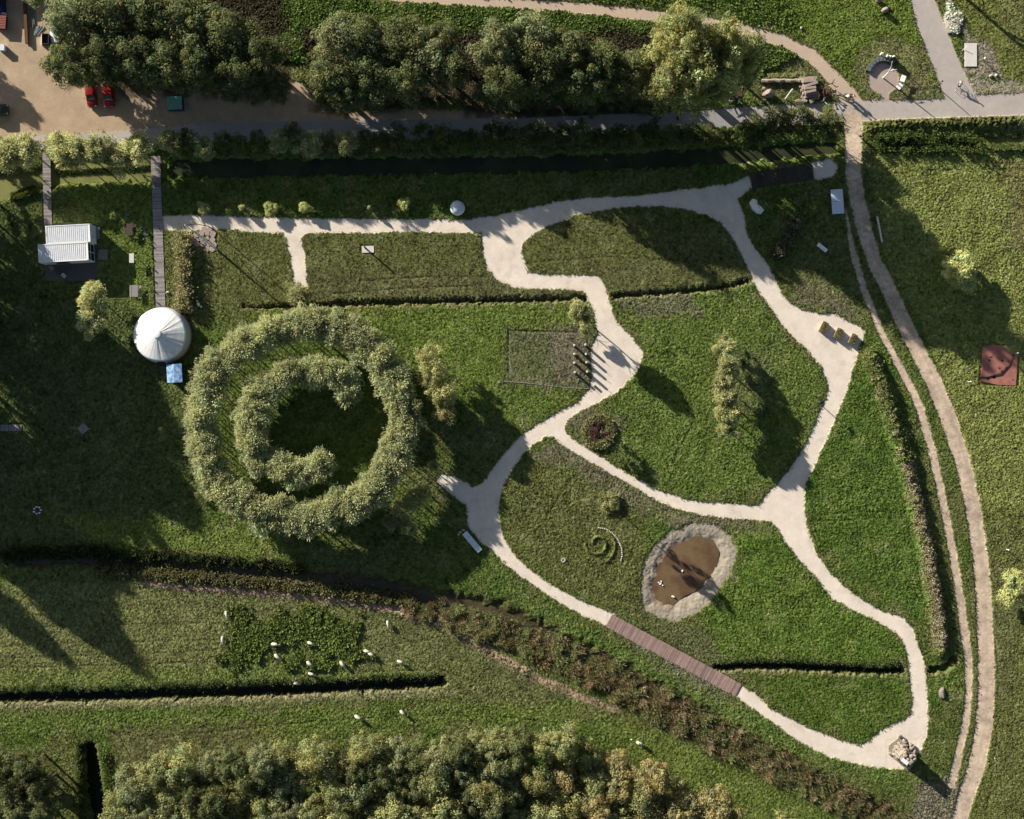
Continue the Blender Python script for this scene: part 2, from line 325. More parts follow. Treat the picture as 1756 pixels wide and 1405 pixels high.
# mown lawns north of the long ditch
region([(285,395),(830,395),(1000,370),(1300,400),(1310,480),(1050,505),(700,515),(300,525)], c3(.082,.086,.030), 0.045, 10, 0.9)
region([(520,470),(840,470),(990,505),(540,515)], c3(.105,.092,.042), None, 30, 0.6)
region([(900,470),(1040,450),(1270,470),(1050,502)], c3(.11,.095,.04), None, 30, 0.5)
region([(420,530),(1010,520),(1010,560),(870,565),(860,660),(980,670),(900,740),(700,620)], c3(.060,.100,.024), 0.09, 16, 0.85)
region([(860,660),(1010,665),(960,710),(890,740),(780,640)], c3(.05,.085,.022), 0.08, 20, 0.6)
region([(870,567),(1020,572),(1014,600),(1012,666),(864,660)], c3(.115,.108,.060), 0.07, 6, 0.7, 1.0)
region([(880,590),(940,580),(930,650),(870,655)], c3(.07,.09,.035), 0.06, 20, 0.6)
region([(935,560),(1000,560),(1010,650),(960,650)], c3(.16,.12,.085), 0.05, 20, 0.6)
region([(1060,515),(1290,490),(1330,560),(1410,640),(1400,720),(1330,830),(1200,860),(1000,750),(1110,610)], c3(.052,.090,.024), 0.12, 20, 0.85)
region([(1060,512),(1180,508),(1200,540),(1100,545)], c3(.16,.125,.085), None, 20, 0.6)
region([(1230,600),(1330,600),(1320,700),(1240,700)], c3(.09,.10,.05), None, 40, 0.5)
region([(968,715),(1010,695),(1060,720),(1060,770),(1000,765)], c3(.15,.12,.08), 0.08, 16, 0.6)
region([(940,755),(1000,785),(1080,830),(1150,872),(1300,896),(1310,910),(1150,900),(1060,860),(980,810),(915,780)], c3(.15,.12,.075), 0.08, 14, 0.75)
region([(870,800),(960,800),(1090,870),(1110,960),(1090,1050),(960,1000),(870,930)], c3(.10,.098,.035), 0.12, 20, 0.75)
region([(1240,910),(1330,905),(1390,990),(1540,1090),(1555,1135),(1230,1130),(1200,1060),(1270,960)], c3(.040,.085,.018), 0.12, 18, 0.85)
region([(1390,800),(1480,620),(1530,700),(1590,1050),(1560,1060),(1400,930)], c3(.036,.076,.018), 0.13, 16, 0.9)
region([(1290,1160),(1555,1165),(1555,1225),(1470,1270),(1330,1210)], c3(.036,.072,.016), 0.11, 14, 0.85)
region([(1100,1050),(1200,1075),(1270,1170),(1180,1130)], c3(.10,.10,.05), 0.09, 20, 0.6)
region([(1060,1090),(1120,1110),(1250,1190),(1240,1210),(1150,1165)], c3(.16,.125,.09), 0.08, 14, 0.75)
region([(1380,480),(1440,500),(1480,555),(1420,535),(1360,520)], c3(.17,.125,.085), 0.08, 16, 0.75)
region([(1320,460),(1400,440),(1470,520),(1490,570),(1360,510)], c3(.09,.09,.035), 0.08, 20, 0.4)
# right-hand meadow
region([(1490,265),(1840,255),(1840,900),(1690,880),(1600,600),(1520,450)], c3(.122,.142,.046), 0.14, 14, 0.95, 3)
region([(1720,270),(1840,270),(1840,480),(1730,420)], c3(.15,.11,.05), 0.10, 18, 0.6)
region([(1690,880),(1840,880),(1840,1480),(1660,1480),(1700,1200)], c3(.088,.098,.034), 0.11, 40, 0.9)
region([(1640,800,10),(1690,980,10),(1698,1100,8)], c3(.15,.11,.055), None, 10, 0.5, 2, True)
region([(1700,960),(1740,960),(1730,1200),(1700,1200)], c3(.13,.12,.05), 0.07, 20, 0.6)
# track verges
region([(1480,480,14),(1560,650,16),(1620,830,16),(1650,1000,14),(1672,1200,14),(1650,1320,14)], c3(.075,.09,.035), 0.07, 8, 0.7, 2, True)
# top strips
region([(480,-80),(700,-80),(700,-5),(600,-10),(480,30)], c3(.055,.11,.025), 0.12, 20, 0.9)
region([(340,-20),(600,0),(900,15),(1120,40),(1290,70),(1380,90),(1365,110),(1330,135),(1260,150),(1100,150),(500,110),(300,40)], c3(.040,.078,.022), 0.26, 10, 0.95, 3)
region([(700,-80),(1400,-80),(1420,60),(1360,60),(1200,18),(1000,0),(780,-14)], c3(.042,.080,.020), 0.20, 12, 0.9)
region([(1330,-80),(1560,-80),(1610,130),(1600,170),(1500,172),(1440,110),(1380,70)], c3(.058,.098,.022), 0.13, 14, 0.9)
region([(1470,90),(1500,68),(1540,65),(1580,85),(1600,120),(1590,160),(1500,170),(1465,140)], c3(.130,.120,.050), 0.08, 10, 0.85, 3)
region([(1560,140),(1620,140),(1640,175),(1480,175)], c3(.15,.125,.07), 0.06, 20, 0.5)
region([(1290,140),(1370,95),(1430,140),(1450,165),(1290,180)], c3(.11,.105,.045), 0.07, 14, 0.8)
region([(1620,-80),(1840,-80),(1840,160),(1700,150),(1640,30)], c3(.100,.115,.035), 0.11, 14, 0.9)
region([(1720,-80),(1760,-80),(1756,60),(1730,100)], c3(.16,.13,.06), None, 30, 0.5)
region([(1640,10),(1665,60),(1700,80),(1720,130),(1650,130),(1655,70)], c3(.22,.17,.13), 0.09, 8, 0.9, 3)
region([(1655,130),(1756,145),(1840,150),(1840,160),(1660,160)], c3(.27,.22,.16), 0.05, 10, 0.85, 3)
region([(1625,5),(1645,20),(1648,40),(1640,62),(1625,58),(1616,40)], c3(.5,.46,.38), 0.25, 6, 0.8, 3)
# west part round the yurt
region([(90,310),(270,310),(265,420),(250,530),(150,520),(180,400)], c3(.060,.100,.026), 0.08, 16, 0.9)
region([(285,395),(330,395),(330,530),(290,530)], c3(.090,.098,.032), 0.05, 8, 0.9, 1)
region([(340,430),(500,410),(500,520),(350,530)], c3(.072,.086,.03), 0.06, 16, 0.7)
region([(-80,330),(90,330),(330,660),(370,930),(-80,950)], c3(.045,.068,.026), 0.10, 30, 0.8)
region([(80,880),(480,900),(500,960),(180,940)], c3(.075,.115,.03), 0.11, 24, 0.8)
region([(330,560),(700,560),(720,900),(340,900)], c3(.042,.075,.02), 0.08, 40, 0.8)
# southern pastures
region([(-80,1000),(240,1000),(390,1060),(390,1150),(-80,1170)], c3(.128,.125,.048), 0.09, 14, 0.95, 3)
region([(-80,1150),(400,1140),(760,1130),(760,1160),(-80,1185)], c3(.075,.110,.034), 0.09, 12, 0.8, 2)
region([(240,1005),(700,1040),(780,1110),(760,1150),(600,1150),(600,1060),(400,1050)], c3(.110,.112,.045), 0.08, 16, 0.85)
region([(395,1055),(560,1040),(610,1070),(625,1120),(560,1145),(480,1120),(400,1150)], c3(.050,.082,.024), 0.24, 22, 0.9, 16)
region([(240,1000,9),(420,1014,11),(560,1027,13),(680,1044,14),(760,1074,18),(830,1114,20),(900,1154,20),(990,1194,14),(1060,1219,9)], c3(.30,.195,.135), 0.07, 7, 0.95, 2, True)
region([(700,1030),(860,1130),(1000,1200),(1100,1240),(1000,1240),(800,1200),(760,1120)], c3(.10,.105,.042), 0.10, 24, 0.7)
region([(-80,1212,12),(300,1206,13),(780,1186,12)], c3(.19,.165,.085), 0.07, 8, 0.75, 2, True)
region([(-80,1225),(1000,1205),(1000,1240),(-80,1260)], c3(.060,.100,.028), 0.13, 16, 0.7)
region([(190,1250),(480,1235),(460,1290),(200,1320)], c3(.110,.100,.042), 0.08, 20, 0.8)
region([(440,1225),(700,1215),(700,1265),(450,1285)], c3(.050,.085,.024), 0.13, 20, 0.7)
region([(1000,1220),(1150,1260),(1400,1390),(1480,1440),(1300,1440),(1080,1290)], c3(.062,.098,.026), 0.10, 20, 0.85)
region([(1570,1350),(1640,1330),(1640,1440),(1560,1440)], c3(.15,.12,.09), 0.15, 14, 0.85)
region([(1000,1070),(1260,1200),(1560,1330),(1560,1360),(1300,1280),(1100,1170),(900,1050),(830,960)], c3(.050,.088,.026), 0.13, 14, 0.75)
# verge bands
region([(1490,215,14),(1530,213,16),(1756,208,16),(1840,206,16)], c3(.055,.062,.022), 0.10, 6, 0.9, 1, True)
# soil and scattered dry patches everywhere
t = np.clip(nm * 0.5 + nf * 0.35 - 0.75, 0, 1) * 0.5; col = lerp(col, c3(.13, .115, .06), t)
# tone variation of the plants themselves
col *= (1 + 0.16 * n8 + 0.13 * nf + 0.09 * nm)[..., None]
row0 = sstep(20, -20, poly_d([(-80,1000),(400,1010),(760,1130),(1000,1215),(400,1270),(-80,1280)]))
gr_ = np.clip((col[..., 1] - col[..., 0]) / col[..., 1] / 0.49, 0, 1); ra = np.clip((amp - 0.045) / 0.09, 0, 1.3)
col[..., 0] *= (1 + 0.9 * gr_) * (1 + 0.18 * ra); col[..., 1] *= (1 + 0.28 * gr_) * (1 + 0.20 * ra); col[..., 2] *= (1 + 0.20 * gr_) * (1 + 0.12 * ra)
col[..., 0] *= 1.19; col[..., 1] *= 1.29 + 0.06 * gr_; col[..., 2] *= 1.34
wp = noise(6, 40, 26) ; col = lerp(col, c3(.16, .15, .08), 0.35 * sstep(1.0, 2.4, wp)); col *= (1 - 0.28 * sstep(0.9, 2.2, -wp))[..., None]
col *= (1 + 0.10 * np.clip(noise(2.5, 30, 25, ax=0.12, ay=1.0), -2, 2) * (0.5 + 1.3 * row0))[..., None]
col = np.clip(col, 0.008, 0.8)

# heights: leafy relief, mowing streaks, banks and ditches
patch = np.clip(0.9 + 0.35 * noise(40, 160, 24), 0.35, 1.8)
hz = noise(2.4, 7, 20, slope=0.1) * 0.55 + noise(5, 16, 21, slope=0.5) * 0.26 * patch + noise(30, 90, 22) * 0.35
streak = noise(3, 12, 23, ax=0.2, ay=1.0, slope=0.4)
row_area = sstep(20, -20, poly_d([(-80,1000),(400,1010),(760,1130),(1000,1215),(400,1270),(-80,1280)]))
Z = 0.58 * amp * (hz * (1 - 0.45 * row_area) + streak * 0.55 * row_area) + 0.06 + amp * 0.6
BANKS = [([(1488,610,18),(1510,660,20),(1530,730,20),(1552,800,20),(1572,880,20),(1588,950,20),(1600,1020,20),(1610,1080,18),(1612,1118,14)], 0.9),
         ([(1492,222,16),(1530,214,18),(1756,209,20),(1840,206,20)], 0.7), ([(1304,135,8),(1378,133,8)], 0.5),
         ([(230,998,6),(560,1024,8),(760,1070,12),(900,1150,16)], 0.25)]
for pl, h in BANKS:
    d = line_d(pl, 60); Z += h * sstep(8, -10, d) * (1 + 0.25 * nf)
# ruts and trodden lines in the grass
RUT = [[(1395,884),(1440,880),(1490,877),(1552,878)],[(1392,893),(1450,892),(1500,888),(1556,887)],[(430,1246),(560,1236),(700,1226),(860,1229),(960,1240)],[(240,1270),(330,1258),(440,1248)],[(600,1152),(690,1150),(760,1150),(820,1170),(900,1215)],
       [(0,1110),(120,1102),(260,1100),(390,1096)],[(0,1128),(150,1124),(300,1118),(390,1112)],[(0,1078),(160,1072),(380,1068)],[(0,1146),(200,1140),(390,1134)],[(520,488),(640,480),(760,474),(840,476)],[(560,505),(700,494),(830,490)],[(900,452),(1040,440),(1200,450)],
       [(1700,1040),(1712,1160),(1708,1280),(1690,1400)],[(1728,1050),(1738,1180),(1732,1300)],[(1500,300),(1600,292),(1756,290)],[(1500,322),(1620,312),(1756,312)],[(880,940),(930,900),(960,850),(990,810)],[(1120,560),(1180,640),(1190,720),(1150,800)]]
rut = np.zeros((NY, NX), np.float32)
for pl in RUT: rut = np.maximum(rut, np.exp(-((line_d(pl, 14) + noise(10, 60, 41) * 0.6) / 1.5) ** 2))
rut *= np.clip(0.75 + 0.35 * nm, 0.1, 1); Z -= 0.07 * rut; col *= (1 - 0.28 * rut)[..., None]
# turf land-art spiral
th = np.arctan2(GY - 932, GX - 1024); rr = np.hypot(GX - 1024, GY - 932)
ring = np.exp(-((rr - (8 + 6.5 * ((th + math.pi) / (2 * math.pi)) * 2)) / 1.8) ** 2) + 0.8 * np.exp(-((rr - (30 + 4 * th)) / 1.8) ** 2) * (th > -0.9) * (th < 1.2)
Z += 0.32 * ring * (rr < 42)
Z -= 0.12 * np.exp(-((np.abs(GX - 872) + np.maximum(0, 567 - GY) * 9 + np.maximum(0, GY - 640) * 9) / 1.6) ** 2)
Z -= 0.12 * np.exp(-((np.abs(GY - (567 + (GX - 870) * 0.03)) + np.maximum(0, 870 - GX) * 9 + np.maximum(0, GX - 990) * 9) / 1.4) ** 2)
dD = np.full((NY, NX), BIG, np.float32)
for pl, dep in DITCH:
    d = line_d(pl, 40) + edge * 1.7; dD = np.minimum(dD, d)
    Z = np.where(d < 6, Z * sstep(-2, 6, d) - dep * sstep(2.5, -4.5, d), Z)
col = lerp(col, c3(.18, .15, .09), 0.7 * sstep(6, 2, dD) * sstep(-1, 1, dD) * (nf > -0.6))
for pl in WATERS:
    d = poly_d(pl) + noise(10, 40, 30) * 2; Z = Z * sstep(-2, 8, d) - 0.9 * sstep(4, -10, d)
Z = Z * sstep(-10, 12, dReed) - 0.8 * sstep(6, -16, dReed)
col = lerp(col, c3(.07, .06, .03), 0.8 * sstep(6, -4, dReed))
# pond bowl with gravel shore
tp = sstep(2, -3, dPond); col = lerp(col, c3(.35, .30, .245), tp * np.clip(0.85 + 0.1 * nf, 0, 1)); col = lerp(col, c3(.26, .19, .14), 0.8 * sstep(9, -3, dPondW)); col = lerp(col, c3(.27, .235, .19), 0.5 * tp * sstep(0.3, 1.6, noise(8, 40, 34)))
Z = np.where(dPond < 4, Z * sstep(-2, 4, dPond) + tp * (0.018 * n8 * sstep(-30, -4, dPond) + 0.02) - 0.42 * sstep(-5, -36, dPond + noise(15, 60, 33) * 2.5), Z)
# surfaces
def surf(d, c, amt, zc, soft=0.7, va=0.0):
    global col, Z
    t = sstep(soft, -soft, d); cc = c * (1 + va * nm + va * 0.7 * n8)[..., None]; col = col * (1 - t[..., None]) + cc * t[..., None]
    t2 = sstep(1.6, -0.6, d); Z = Z * (1 - t2) + zc * t2
tan = c3(.40, .30, .205)
surf(dYard, tan, 1, 0.0, 3, 0.045)
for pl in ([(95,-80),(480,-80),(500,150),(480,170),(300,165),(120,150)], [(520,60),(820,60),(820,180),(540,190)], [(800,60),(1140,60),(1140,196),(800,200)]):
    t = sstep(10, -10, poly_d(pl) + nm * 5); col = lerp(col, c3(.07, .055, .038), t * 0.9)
surf(dGrav, c3(.46, .36, .275), 1, 0.01, 1, 0.02)
surf(dRoad, c3(.40, .355, .325), 1, 0.02, 1, 0.02)
wr = sstep(1350, 1250, GX) * sstep(0.5, -0.5, dRoad); col = lerp(col, c3(.26, .255, .26), wr * sstep(300, 420, GX) * 0.8)
col = lerp(col, c3(.45, .33, .24), 0.75 * sstep(3, -3, np.abs(dRoad) - 1.2) * (GX > 1400) * 0.5)
surf(dTrack, c3(.49, .385, .29), 1, 0.01, 1.2, 0.11)
col = lerp(col, c3(.27, .21, .155), 0.5 * sstep(0.6, 1.8, noise(8, 60, 27, ax=1, ay=0.35)) * (dTrack < 0))
for pl_ in ([(1466,300),(1478,360),(1500,440),(1535,510),(1570,582),(1606,655),(1634,720),(1659,800),(1676,880),(1690,1030),(1693,1170),(1690,1240),(1677,1310)],):
    col = lerp(col, c3(.30, .235, .18), 0.30 * np.exp(-(line_d(pl_, 30) / 2.2) ** 2))
surf(dDisc, c3(.36, .285, .25), 1, 0.03, 0.6, 0.015)
surf(dP, c3(.68, .595, .50), 1, 0.015, 0.7, 0.032)
col = lerp(col, c3(.42, .36, .27), 0.45 * sstep(-3.5, 0, dP) * (dP < 0))
col = lerp(col, c3(.48, .40, .33), 0.35 * sstep(0.8, 2.2, noise(12, 70, 28)) * (dP < 0))
FLAT = [[(72,255),(90,255),(91,392),(74,392)],[(257,262),(276,262),(286,530),(266,530)],[(1042,1050),(1054,1054),(1272,1172),(1270,1196),(1258,1192),(1040,1076)],[(1284,298),(1396,278),(1400,308),(1290,326)],[(-30,726),(40,726),(40,742),(-30,742)],
        [(74,384),(172,384),(188,425),(188,450),(170,484),(74,484)],[(330,392),(374,392),(374,432),(330,432)],[(1520,1268),(1575,1268),(1575,1318),(1520,1318)],[(1682,590),(1748,590),(1748,662),(1678,662)],[(1652,73),(1676,73),(1676,117),(1652,117)],[(618,420),(644,420),(644,436),(618,436)],[(291,626),(320,626),(320,658),(291,658)]]
flatm = np.zeros((NY, NX), bool)
for pl in FLAT:
    f_ = poly_d(pl) < 0; flatm |= f_
f_ = np.hypot(GX - 281.5, GY - 576) < 50; flatm |= f_
Z = np.where(flatm, np.minimum(Z, 0.0), Z)
Z = Z.astype(np.float32)
def zat(x, y):
    """terrain height at a ground plan position"""
    j = min(NX - 1, max(0, int(round((x - gx[0]) / STEP)))); i = min(NY - 1, max(0, int(round((y - gy[0]) / STEP)))); return float(Z[i, j])
def G(x, y, dz=0.0): 
    v = P(x, y); v.z = zat(x, y) + dz; return v
VX = ((GX - CX) * S).ravel(); VY = ((CY - GY) * S).ravel()
VV = np.stack([VX, VY, Z.ravel()], 1).astype(np.float32); CC = col.reshape(-1, 3)
ids = np.arange(NY * NX).reshape(NY, NX)
quad = np.stack([ids[1:, :-1], ids[1:, 1:], ids[:-1, 1:], ids[:-1, :-1]], -1)
cls = np.zeros((NY, NX), np.int8)
cls[dPond < 0] = 6; cls[dYard < 0] = 4; cls[dGrav < 0] = 5; cls[dRoad < 0] = 2; cls[dTrack < 0] = 3; cls[dDisc < 0] = 7; cls[dP < 0] = 1
qc = cls[:-1, :-1]
for k, nm_, mt in ((0, 'ground', 'ground'), (1, 'path', 'path'), (2, 'road', 'road'), (3, 'dirt_track', 'road'), (4, 'sand_yard_ground', 'path'), (5, 'gravel_path', 'path'), (6, 'pond_shore_ground', 'path'), (7, 'round_pavement', 'road')):
    q = quad[qc == k]; u, inv = np.unique(q, return_inverse=True)
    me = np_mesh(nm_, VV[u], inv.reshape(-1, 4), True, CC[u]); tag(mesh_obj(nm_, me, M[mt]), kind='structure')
# the country beyond, as one ring butted to the grid
x0, x1, y0, y1 = VX.min(), VX.max(), VY.min(), VY.max(); E = 1500.0
me = np_mesh('far_ground', [(-E,-E,0),(E,-E,0),(E,E,0),(-E,E,0),(x0,y0,0),(x1,y0,0),(x1,y1,0),(x0,y1,0)], [(0,1,5,4),(1,2,6,5),(2,3,7,6),(3,0,4,7)], False, np.tile(c3(.07, .085, .03), (8, 1)))
tag(mesh_obj('far_ground', me, M['ground']), kind='structure')
# water sheets
def sheet(name, poly, z, m):
    me = bpy.data.meshes.new(name); me.from_pydata([(P(x, y).x, P(x, y).y, z) for x, y in poly], [], [tuple(range(len(poly)))[::-1]]); me.update()
    return tag(mesh_obj(name, me, m), kind='structure')
sheet('canal_water', WATERS[0], -0.42, M['duckweed']); sheet('canal_water', WATERS[1], -0.45, M['canal']); sheet('canal_water', WATERS[2], -0.45, M['duckweed'])
def band(pl, wd):
    L_, R2 = [], []
    for i, p in enumerate(pl):
        a = pl[max(i - 1, 0)]; b = pl[min(i + 1, len(pl) - 1)]; d = Vector((b[0] - a[0], b[1] - a[1])).normalized(); n_ = Vector((-d.y, d.x)) * wd
        L_.append((p[0] + n_.x, p[1] + n_.y)); R2.append((p[0] - n_.x, p[1] - n_.y))
    return L_ + R2[::-1]
sheet('reed_ditch_water', band(REED, 24), -0.5, M['reedwater'])
sheet('pond_water', [(x + (x - 1172) * 0.25, y + (y - 985) * 0.25) for x, y in PONDW], -0.235, M['brownwater'])
sheet('ditch_water', band([(-80,1200),(0,1197),(200,1192),(400,1186),(560,1180),(700,1172),(757,1170)], 12), -1.15, M['water'])
sheet('ditch_water', band([(150,1275),(158,1340),(168,1400),(178,1480)], 18), -1.3, M['water'])
sheet('ditch_water', band([(1222,1146),(1300,1142),(1400,1145),(1480,1150),(1549,1150)], 8), -0.85, M['water'])

# ------------------------------------------------------------------ grass and weeds as real blades
def scatter(name, n, weight, size, up, label, seed, tint=1.0, wide=0.5, dz=0.0, mt='grass', kcol=None, rows=None, lift=0.0):
    g = np.random.default_rng(seed); wv = weight.ravel().astype(np.float64); cs = np.cumsum(wv); cs /= cs[-1]
    idx = np.searchsorted(cs, g.random(n)); idx = np.minimum(idx, NX * NY - 1)
    bx = VX[idx] + (g.random(n) - 0.5) * STEP * S; by = VY[idx] + (g.random(n) - 0.5) * STEP * S; bz = Z.ravel()[idx] - 0.02 + dz + lift * g.random(n) 
    a = g.random(n) * 2 * np.pi; s_ = size * (0.6 + 0.8 * g.random(n)); tilt = up * (0.5 + g.random(n)) 
    ux, uy = np.cos(a), np.sin(a)                     # width direction
    px_, py_ = -uy, ux                                # lean direction
    hx, hy, hzz = px_ * s_ * np.cos(tilt), py_ * s_ * np.cos(tilt), s_ * np.sin(tilt)
    wdt = s_ * wide
    B = np.stack([bx, by, bz], 1)
    W = np.stack([ux * wdt / 2, uy * wdt / 2, np.zeros(n)], 1); Hh = np.stack([hx, hy, hzz], 1)
    V = np.empty((n, 4, 3), np.float32); V[:, 0] = B; V[:, 1] = B + Hh * 0.55 + W; V[:, 2] = B + Hh; V[:, 3] = B + Hh * 0.55 - W
    c = CC[idx] * (tint * (0.75 + 0.5 * g.random((n, 1)))) if kcol is None else kcol[g.integers(0, len(kcol), n)] * (0.7 + 0.6 * g.random((n, 1)))
    c = np.repeat(c[:, None, :], 4, 1).reshape(-1, 3)
    me = np_mesh(name, V.reshape(-1, 3), np.arange(n * 4).reshape(n, 4), False, np.clip(c, 0, 1))
    o = mesh_obj(name, me, M[mt]); tag(o, label, name.replace('_', ' '), kind='stuff'); return o
gm = (cls == 0) & ~flatm & (dReed > -2) & (dPond > 0)
for pl in WATERS: gm &= poly_d(pl) > -2
frame = (GX > -20) & (GX < 1776) & (GY > -20) & (GY < 1425)
CC = col.reshape(-1, 3); creep = ((dP < 0) & (dP > -2.2)) | ((dTrack < 0) & (dTrack > -2.5)) | ((dGrav < 0) & (dGrav > -2))
CG = col.copy(); CG[creep] = c3(.09, .11, .045); CC = CG.reshape(-1, 3)
scatter('grass', 560000, frame * (gm * (0.3 + np.clip(amp, 0.03, 0.16) * 6) + 0.16 * creep * (nf > 0)), 0.20, 0.65, 'green meadow grass covering the whole sculpture garden and pastures', 50, 1.05, 0.55)
weed = frame * gm * (sstep(0.17, 0.24, amp) + 0.0)
scatter('weeds', 130000, weed + 1e-9, 0.30, 0.6, 'dense dark green leafy weeds beside the gravel path and in the pasture', 51, 1.1, 0.8, 0.05, 'grass', None, None, 0.2)

# ------------------------------------------------------------------ trees
def crown(name, R, h0, h1, ncl, per, leaf, seed, base, style='round', tv=0.22, hv=0.12, rc_=0.30, flat=1.0, core=0.45):
    """a crown of many small leaf faces gathered in clumps through the crown's volume"""
    g = np.random.default_rng(seed); n = ncl * per
    d = g.standard_normal((ncl, 3)); d /= np.linalg.norm(d, axis=1)[:, None]; d[:, 2] = np.where(d[:, 2] < -0.35, -d[:, 2], d[:, 2])
    r = core + (0.92 - core) * g.random(ncl) ** 0.6
    lob = 1 + 0.16 * np.sin(3 * np.arctan2(d[:, 1], d[:, 0]) + seed) + 0.10 * np.sin(5 * np.arctan2(d[:, 1], d[:, 0]) + 2 * seed)
    zc, hz_ = (h0 + h1) / 2, (h1 - h0) / 2
    C = np.stack([d[:, 0] * R * r * lob * flat, d[:, 1] * R * r * lob, zc + d[:, 2] * hz_ * r], 1)
    rc = R * rc_ * (0.6 + 0.8 * g.random(ncl))
    ci = np.repeat(np.arange(ncl), per)
    q = g.standard_normal((n, 3)); q /= np.linalg.norm(q, axis=1)[:, None]; q[:, 2] = np.abs(q[:, 2]) * 0.9 - 0.15
    rad = (0.55 + 0.5 * g.random(n))
    p = C[ci] + q * (rc[ci] * rad)[:, None]
    if style == 'spray':
        ax = p - np.array([0, 0, h0 - 0.3 * (h1 - h0)]); ax /= np.linalg.norm(ax, axis=1)[:, None]; ax += g.standard_normal((n, 3)) * 0.28
    else:
        ax = g.standard_normal((n, 3))
    nrm = q + g.standard_normal((n, 3)) * 0.33
    ax -= nrm * (np.sum(ax * nrm, 1) / np.sum(nrm * nrm, 1))[:, None] if style != 'spray' else 0
    ax /= np.linalg.norm(ax, axis=1)[:, None]; b = np.cross(nrm, ax); b /= np.linalg.norm(b, axis=1)[:, None] + 1e-6
    s_ = leaf * (0.6 + 0.8 * g.random(n)); la, lb = (1.7, 0.36) if style == 'spray' else (0.66, 0.52)
    A = ax * (s_ * la)[:, None]; B = b * (s_ * lb)[:, None]
    V = np.empty((n, 4, 3), np.float32); V[:, 0] = p - A * 0.6; V[:, 1] = p + B; V[:, 2] = p + A; V[:, 3] = p - B
    ct = (1 + tv * (2 * g.random(ncl) - 1))[ci] * (1 + 0.18 * (2 * g.random(n) - 1)); hue = (1 + hv * (2 * g.random(ncl) - 1))[ci]
    c = np.array(base, np.float32)[None] * ct[:, None]; c[:, 0] *= hue; c[:, 2] /= hue
    c = np.repeat(c[:, None, :], 4, 1).reshape(-1, 3)
    return np_mesh(name, V.reshape(-1, 3), np.arange(4 * n).reshape(n, 4), False, np.clip(c, 0.004, 0.7))
def trunk_mesh(h, r, limbs, R, seed, stems=1):
    rr = random.Random(seed); m = MB()
    for k in range(stems):
        a0 = rr.uniform(0, 6.28); ox, oy = (0.35 * math.cos(a0), 0.35 * math.sin(a0)) if stems > 1 else (0, 0)
        top = Vector((ox * 3 + rr.uniform(-.1, .1) * h * 0.3, oy * 3 + rr.uniform(-.1, .1) * h * 0.3, h))
        b0 = Vector((ox, oy, -0.25)); mid = b0.lerp(top, 0.5) + Vector((rr.uniform(-.1, .1), rr.uniform(-.1, .1), 0))
        m.tube([b0, b0 + Vector((0, 0, 0.5)), mid, top], [r * 1.35, r, r * 0.75, r * 0.3], 6)
        for i in range(limbs):
            a = 2 * math.pi * i / max(limbs, 1) + rr.uniform(-.4, .4); z0 = h * rr.uniform(0.4, 0.7); s0 = b0.lerp(top, z0 / h)
            e = s0 + Vector((math.cos(a) * R * 0.6, math.sin(a) * R * 0.6, h * rr.uniform(0.15, 0.35)))
            m.tube([s0, s0.lerp(e, 0.5) + Vector((0, 0, 0.15)), e], [r * 0.5, r * 0.32, r * 0.12], 5)
    return m.mesh('trunk', True)
class Kind:
    def __init__(s, key, base, hs, R, h0, h1, ncl, per, leaf, style, tr, th, limbs, nvar=4, bark='bark', stems=1, **kw):
        s.v = [crown('crown', R, h0, h1, ncl, per, leaf, hs * 31 + i, base, style, **kw) for i in range(nvar)]
        s.t = [trunk_mesh(th, tr, limbs, R, hs * 17 + i, stems) for i in range(2)]
        s.R, s.h1, s.zc, s.bark, s.i = R, h1, (h0 + h1) / 2, bark, 0
    def put(s, name, x, y, rpx, h, label, cat='tree', group=None):
        """x, y, rpx: where the crown shows on the plan and its radius there; h: height in metres"""
        i = s.i; s.i += 1; k = h / s.h1; kr = rpx * S / s.R; z = s.zc * k
        p = P(x, y, z); gx_, gy_ = p.x / S + CX, CY - p.y / S; p.z = zat(gx_, gy_) - 0.05 if -60 < gx_ < 1820 and -60 < gy_ < 1470 else 0.0
        t = thing(name, label, cat, p, R_.random() * 6.28, group)
        a = mesh_obj('trunk', s.t[i % 2], M[s.bark], t); a.scale = (k ** 0.5 * 1.0, k ** 0.5, k)
        c = mesh_obj('crown', s.v[i % len(s.v)], M['leaf'], t); c.scale = (kr, kr * R_.uniform(0.9, 1.1), k)
        return t
oak = Kind('oak', (.18, .20, .085), 1, 4.0, 0.8, 12.0, 70, 130, 0.25, 'round', 0.24, 8.0, 5, nvar=5, rc_=0.27)
grey = Kind('grey', (.29, .31, .155), 2, 4.0, 0.8, 9.5, 70, 130, 0.24, 'round', 0.2, 6.5, 5, nvar=4, rc_=0.27)
gold = Kind('gold', (.35, .31, .145), 3, 4.0, 1.5, 10.0, 80, 120, 0.24, 'round', 0.2, 6.5, 5, nvar=4, rc_=0.24)
olv = Kind('olv', (.34, .35, .15), 4, 4.0, 1.2, 9.5, 64, 140, 0.24, 'round', 0.2, 6.5, 5, nvar=4, rc_=0.30)
pop = Kind('pop', (.47, .48, .21), 5, 2.6, 3.5, 25.0, 120, 52, 0.22, 'spray', 0.24, 21.0, 6, nvar=3, rc_=0.24, core=0.2)
wil = Kind('wil', (.55, .57, .32), 6, 2.1, 3.0, 6.3, 60, 66, 0.16, 'spray', 0.085, 5.0, 3, nvar=6, bark='palebark', core=0.15, rc_=0.34, hv=0.06, tv=0.14)
wrow = Kind('wrow', (.60, .61, .32), 7, 2.4, 1.3, 5.6, 60, 90, 0.18, 'spray', 0.10, 4.0, 4, nvar=5, bark='palebark', core=0.15, rc_=0.32)
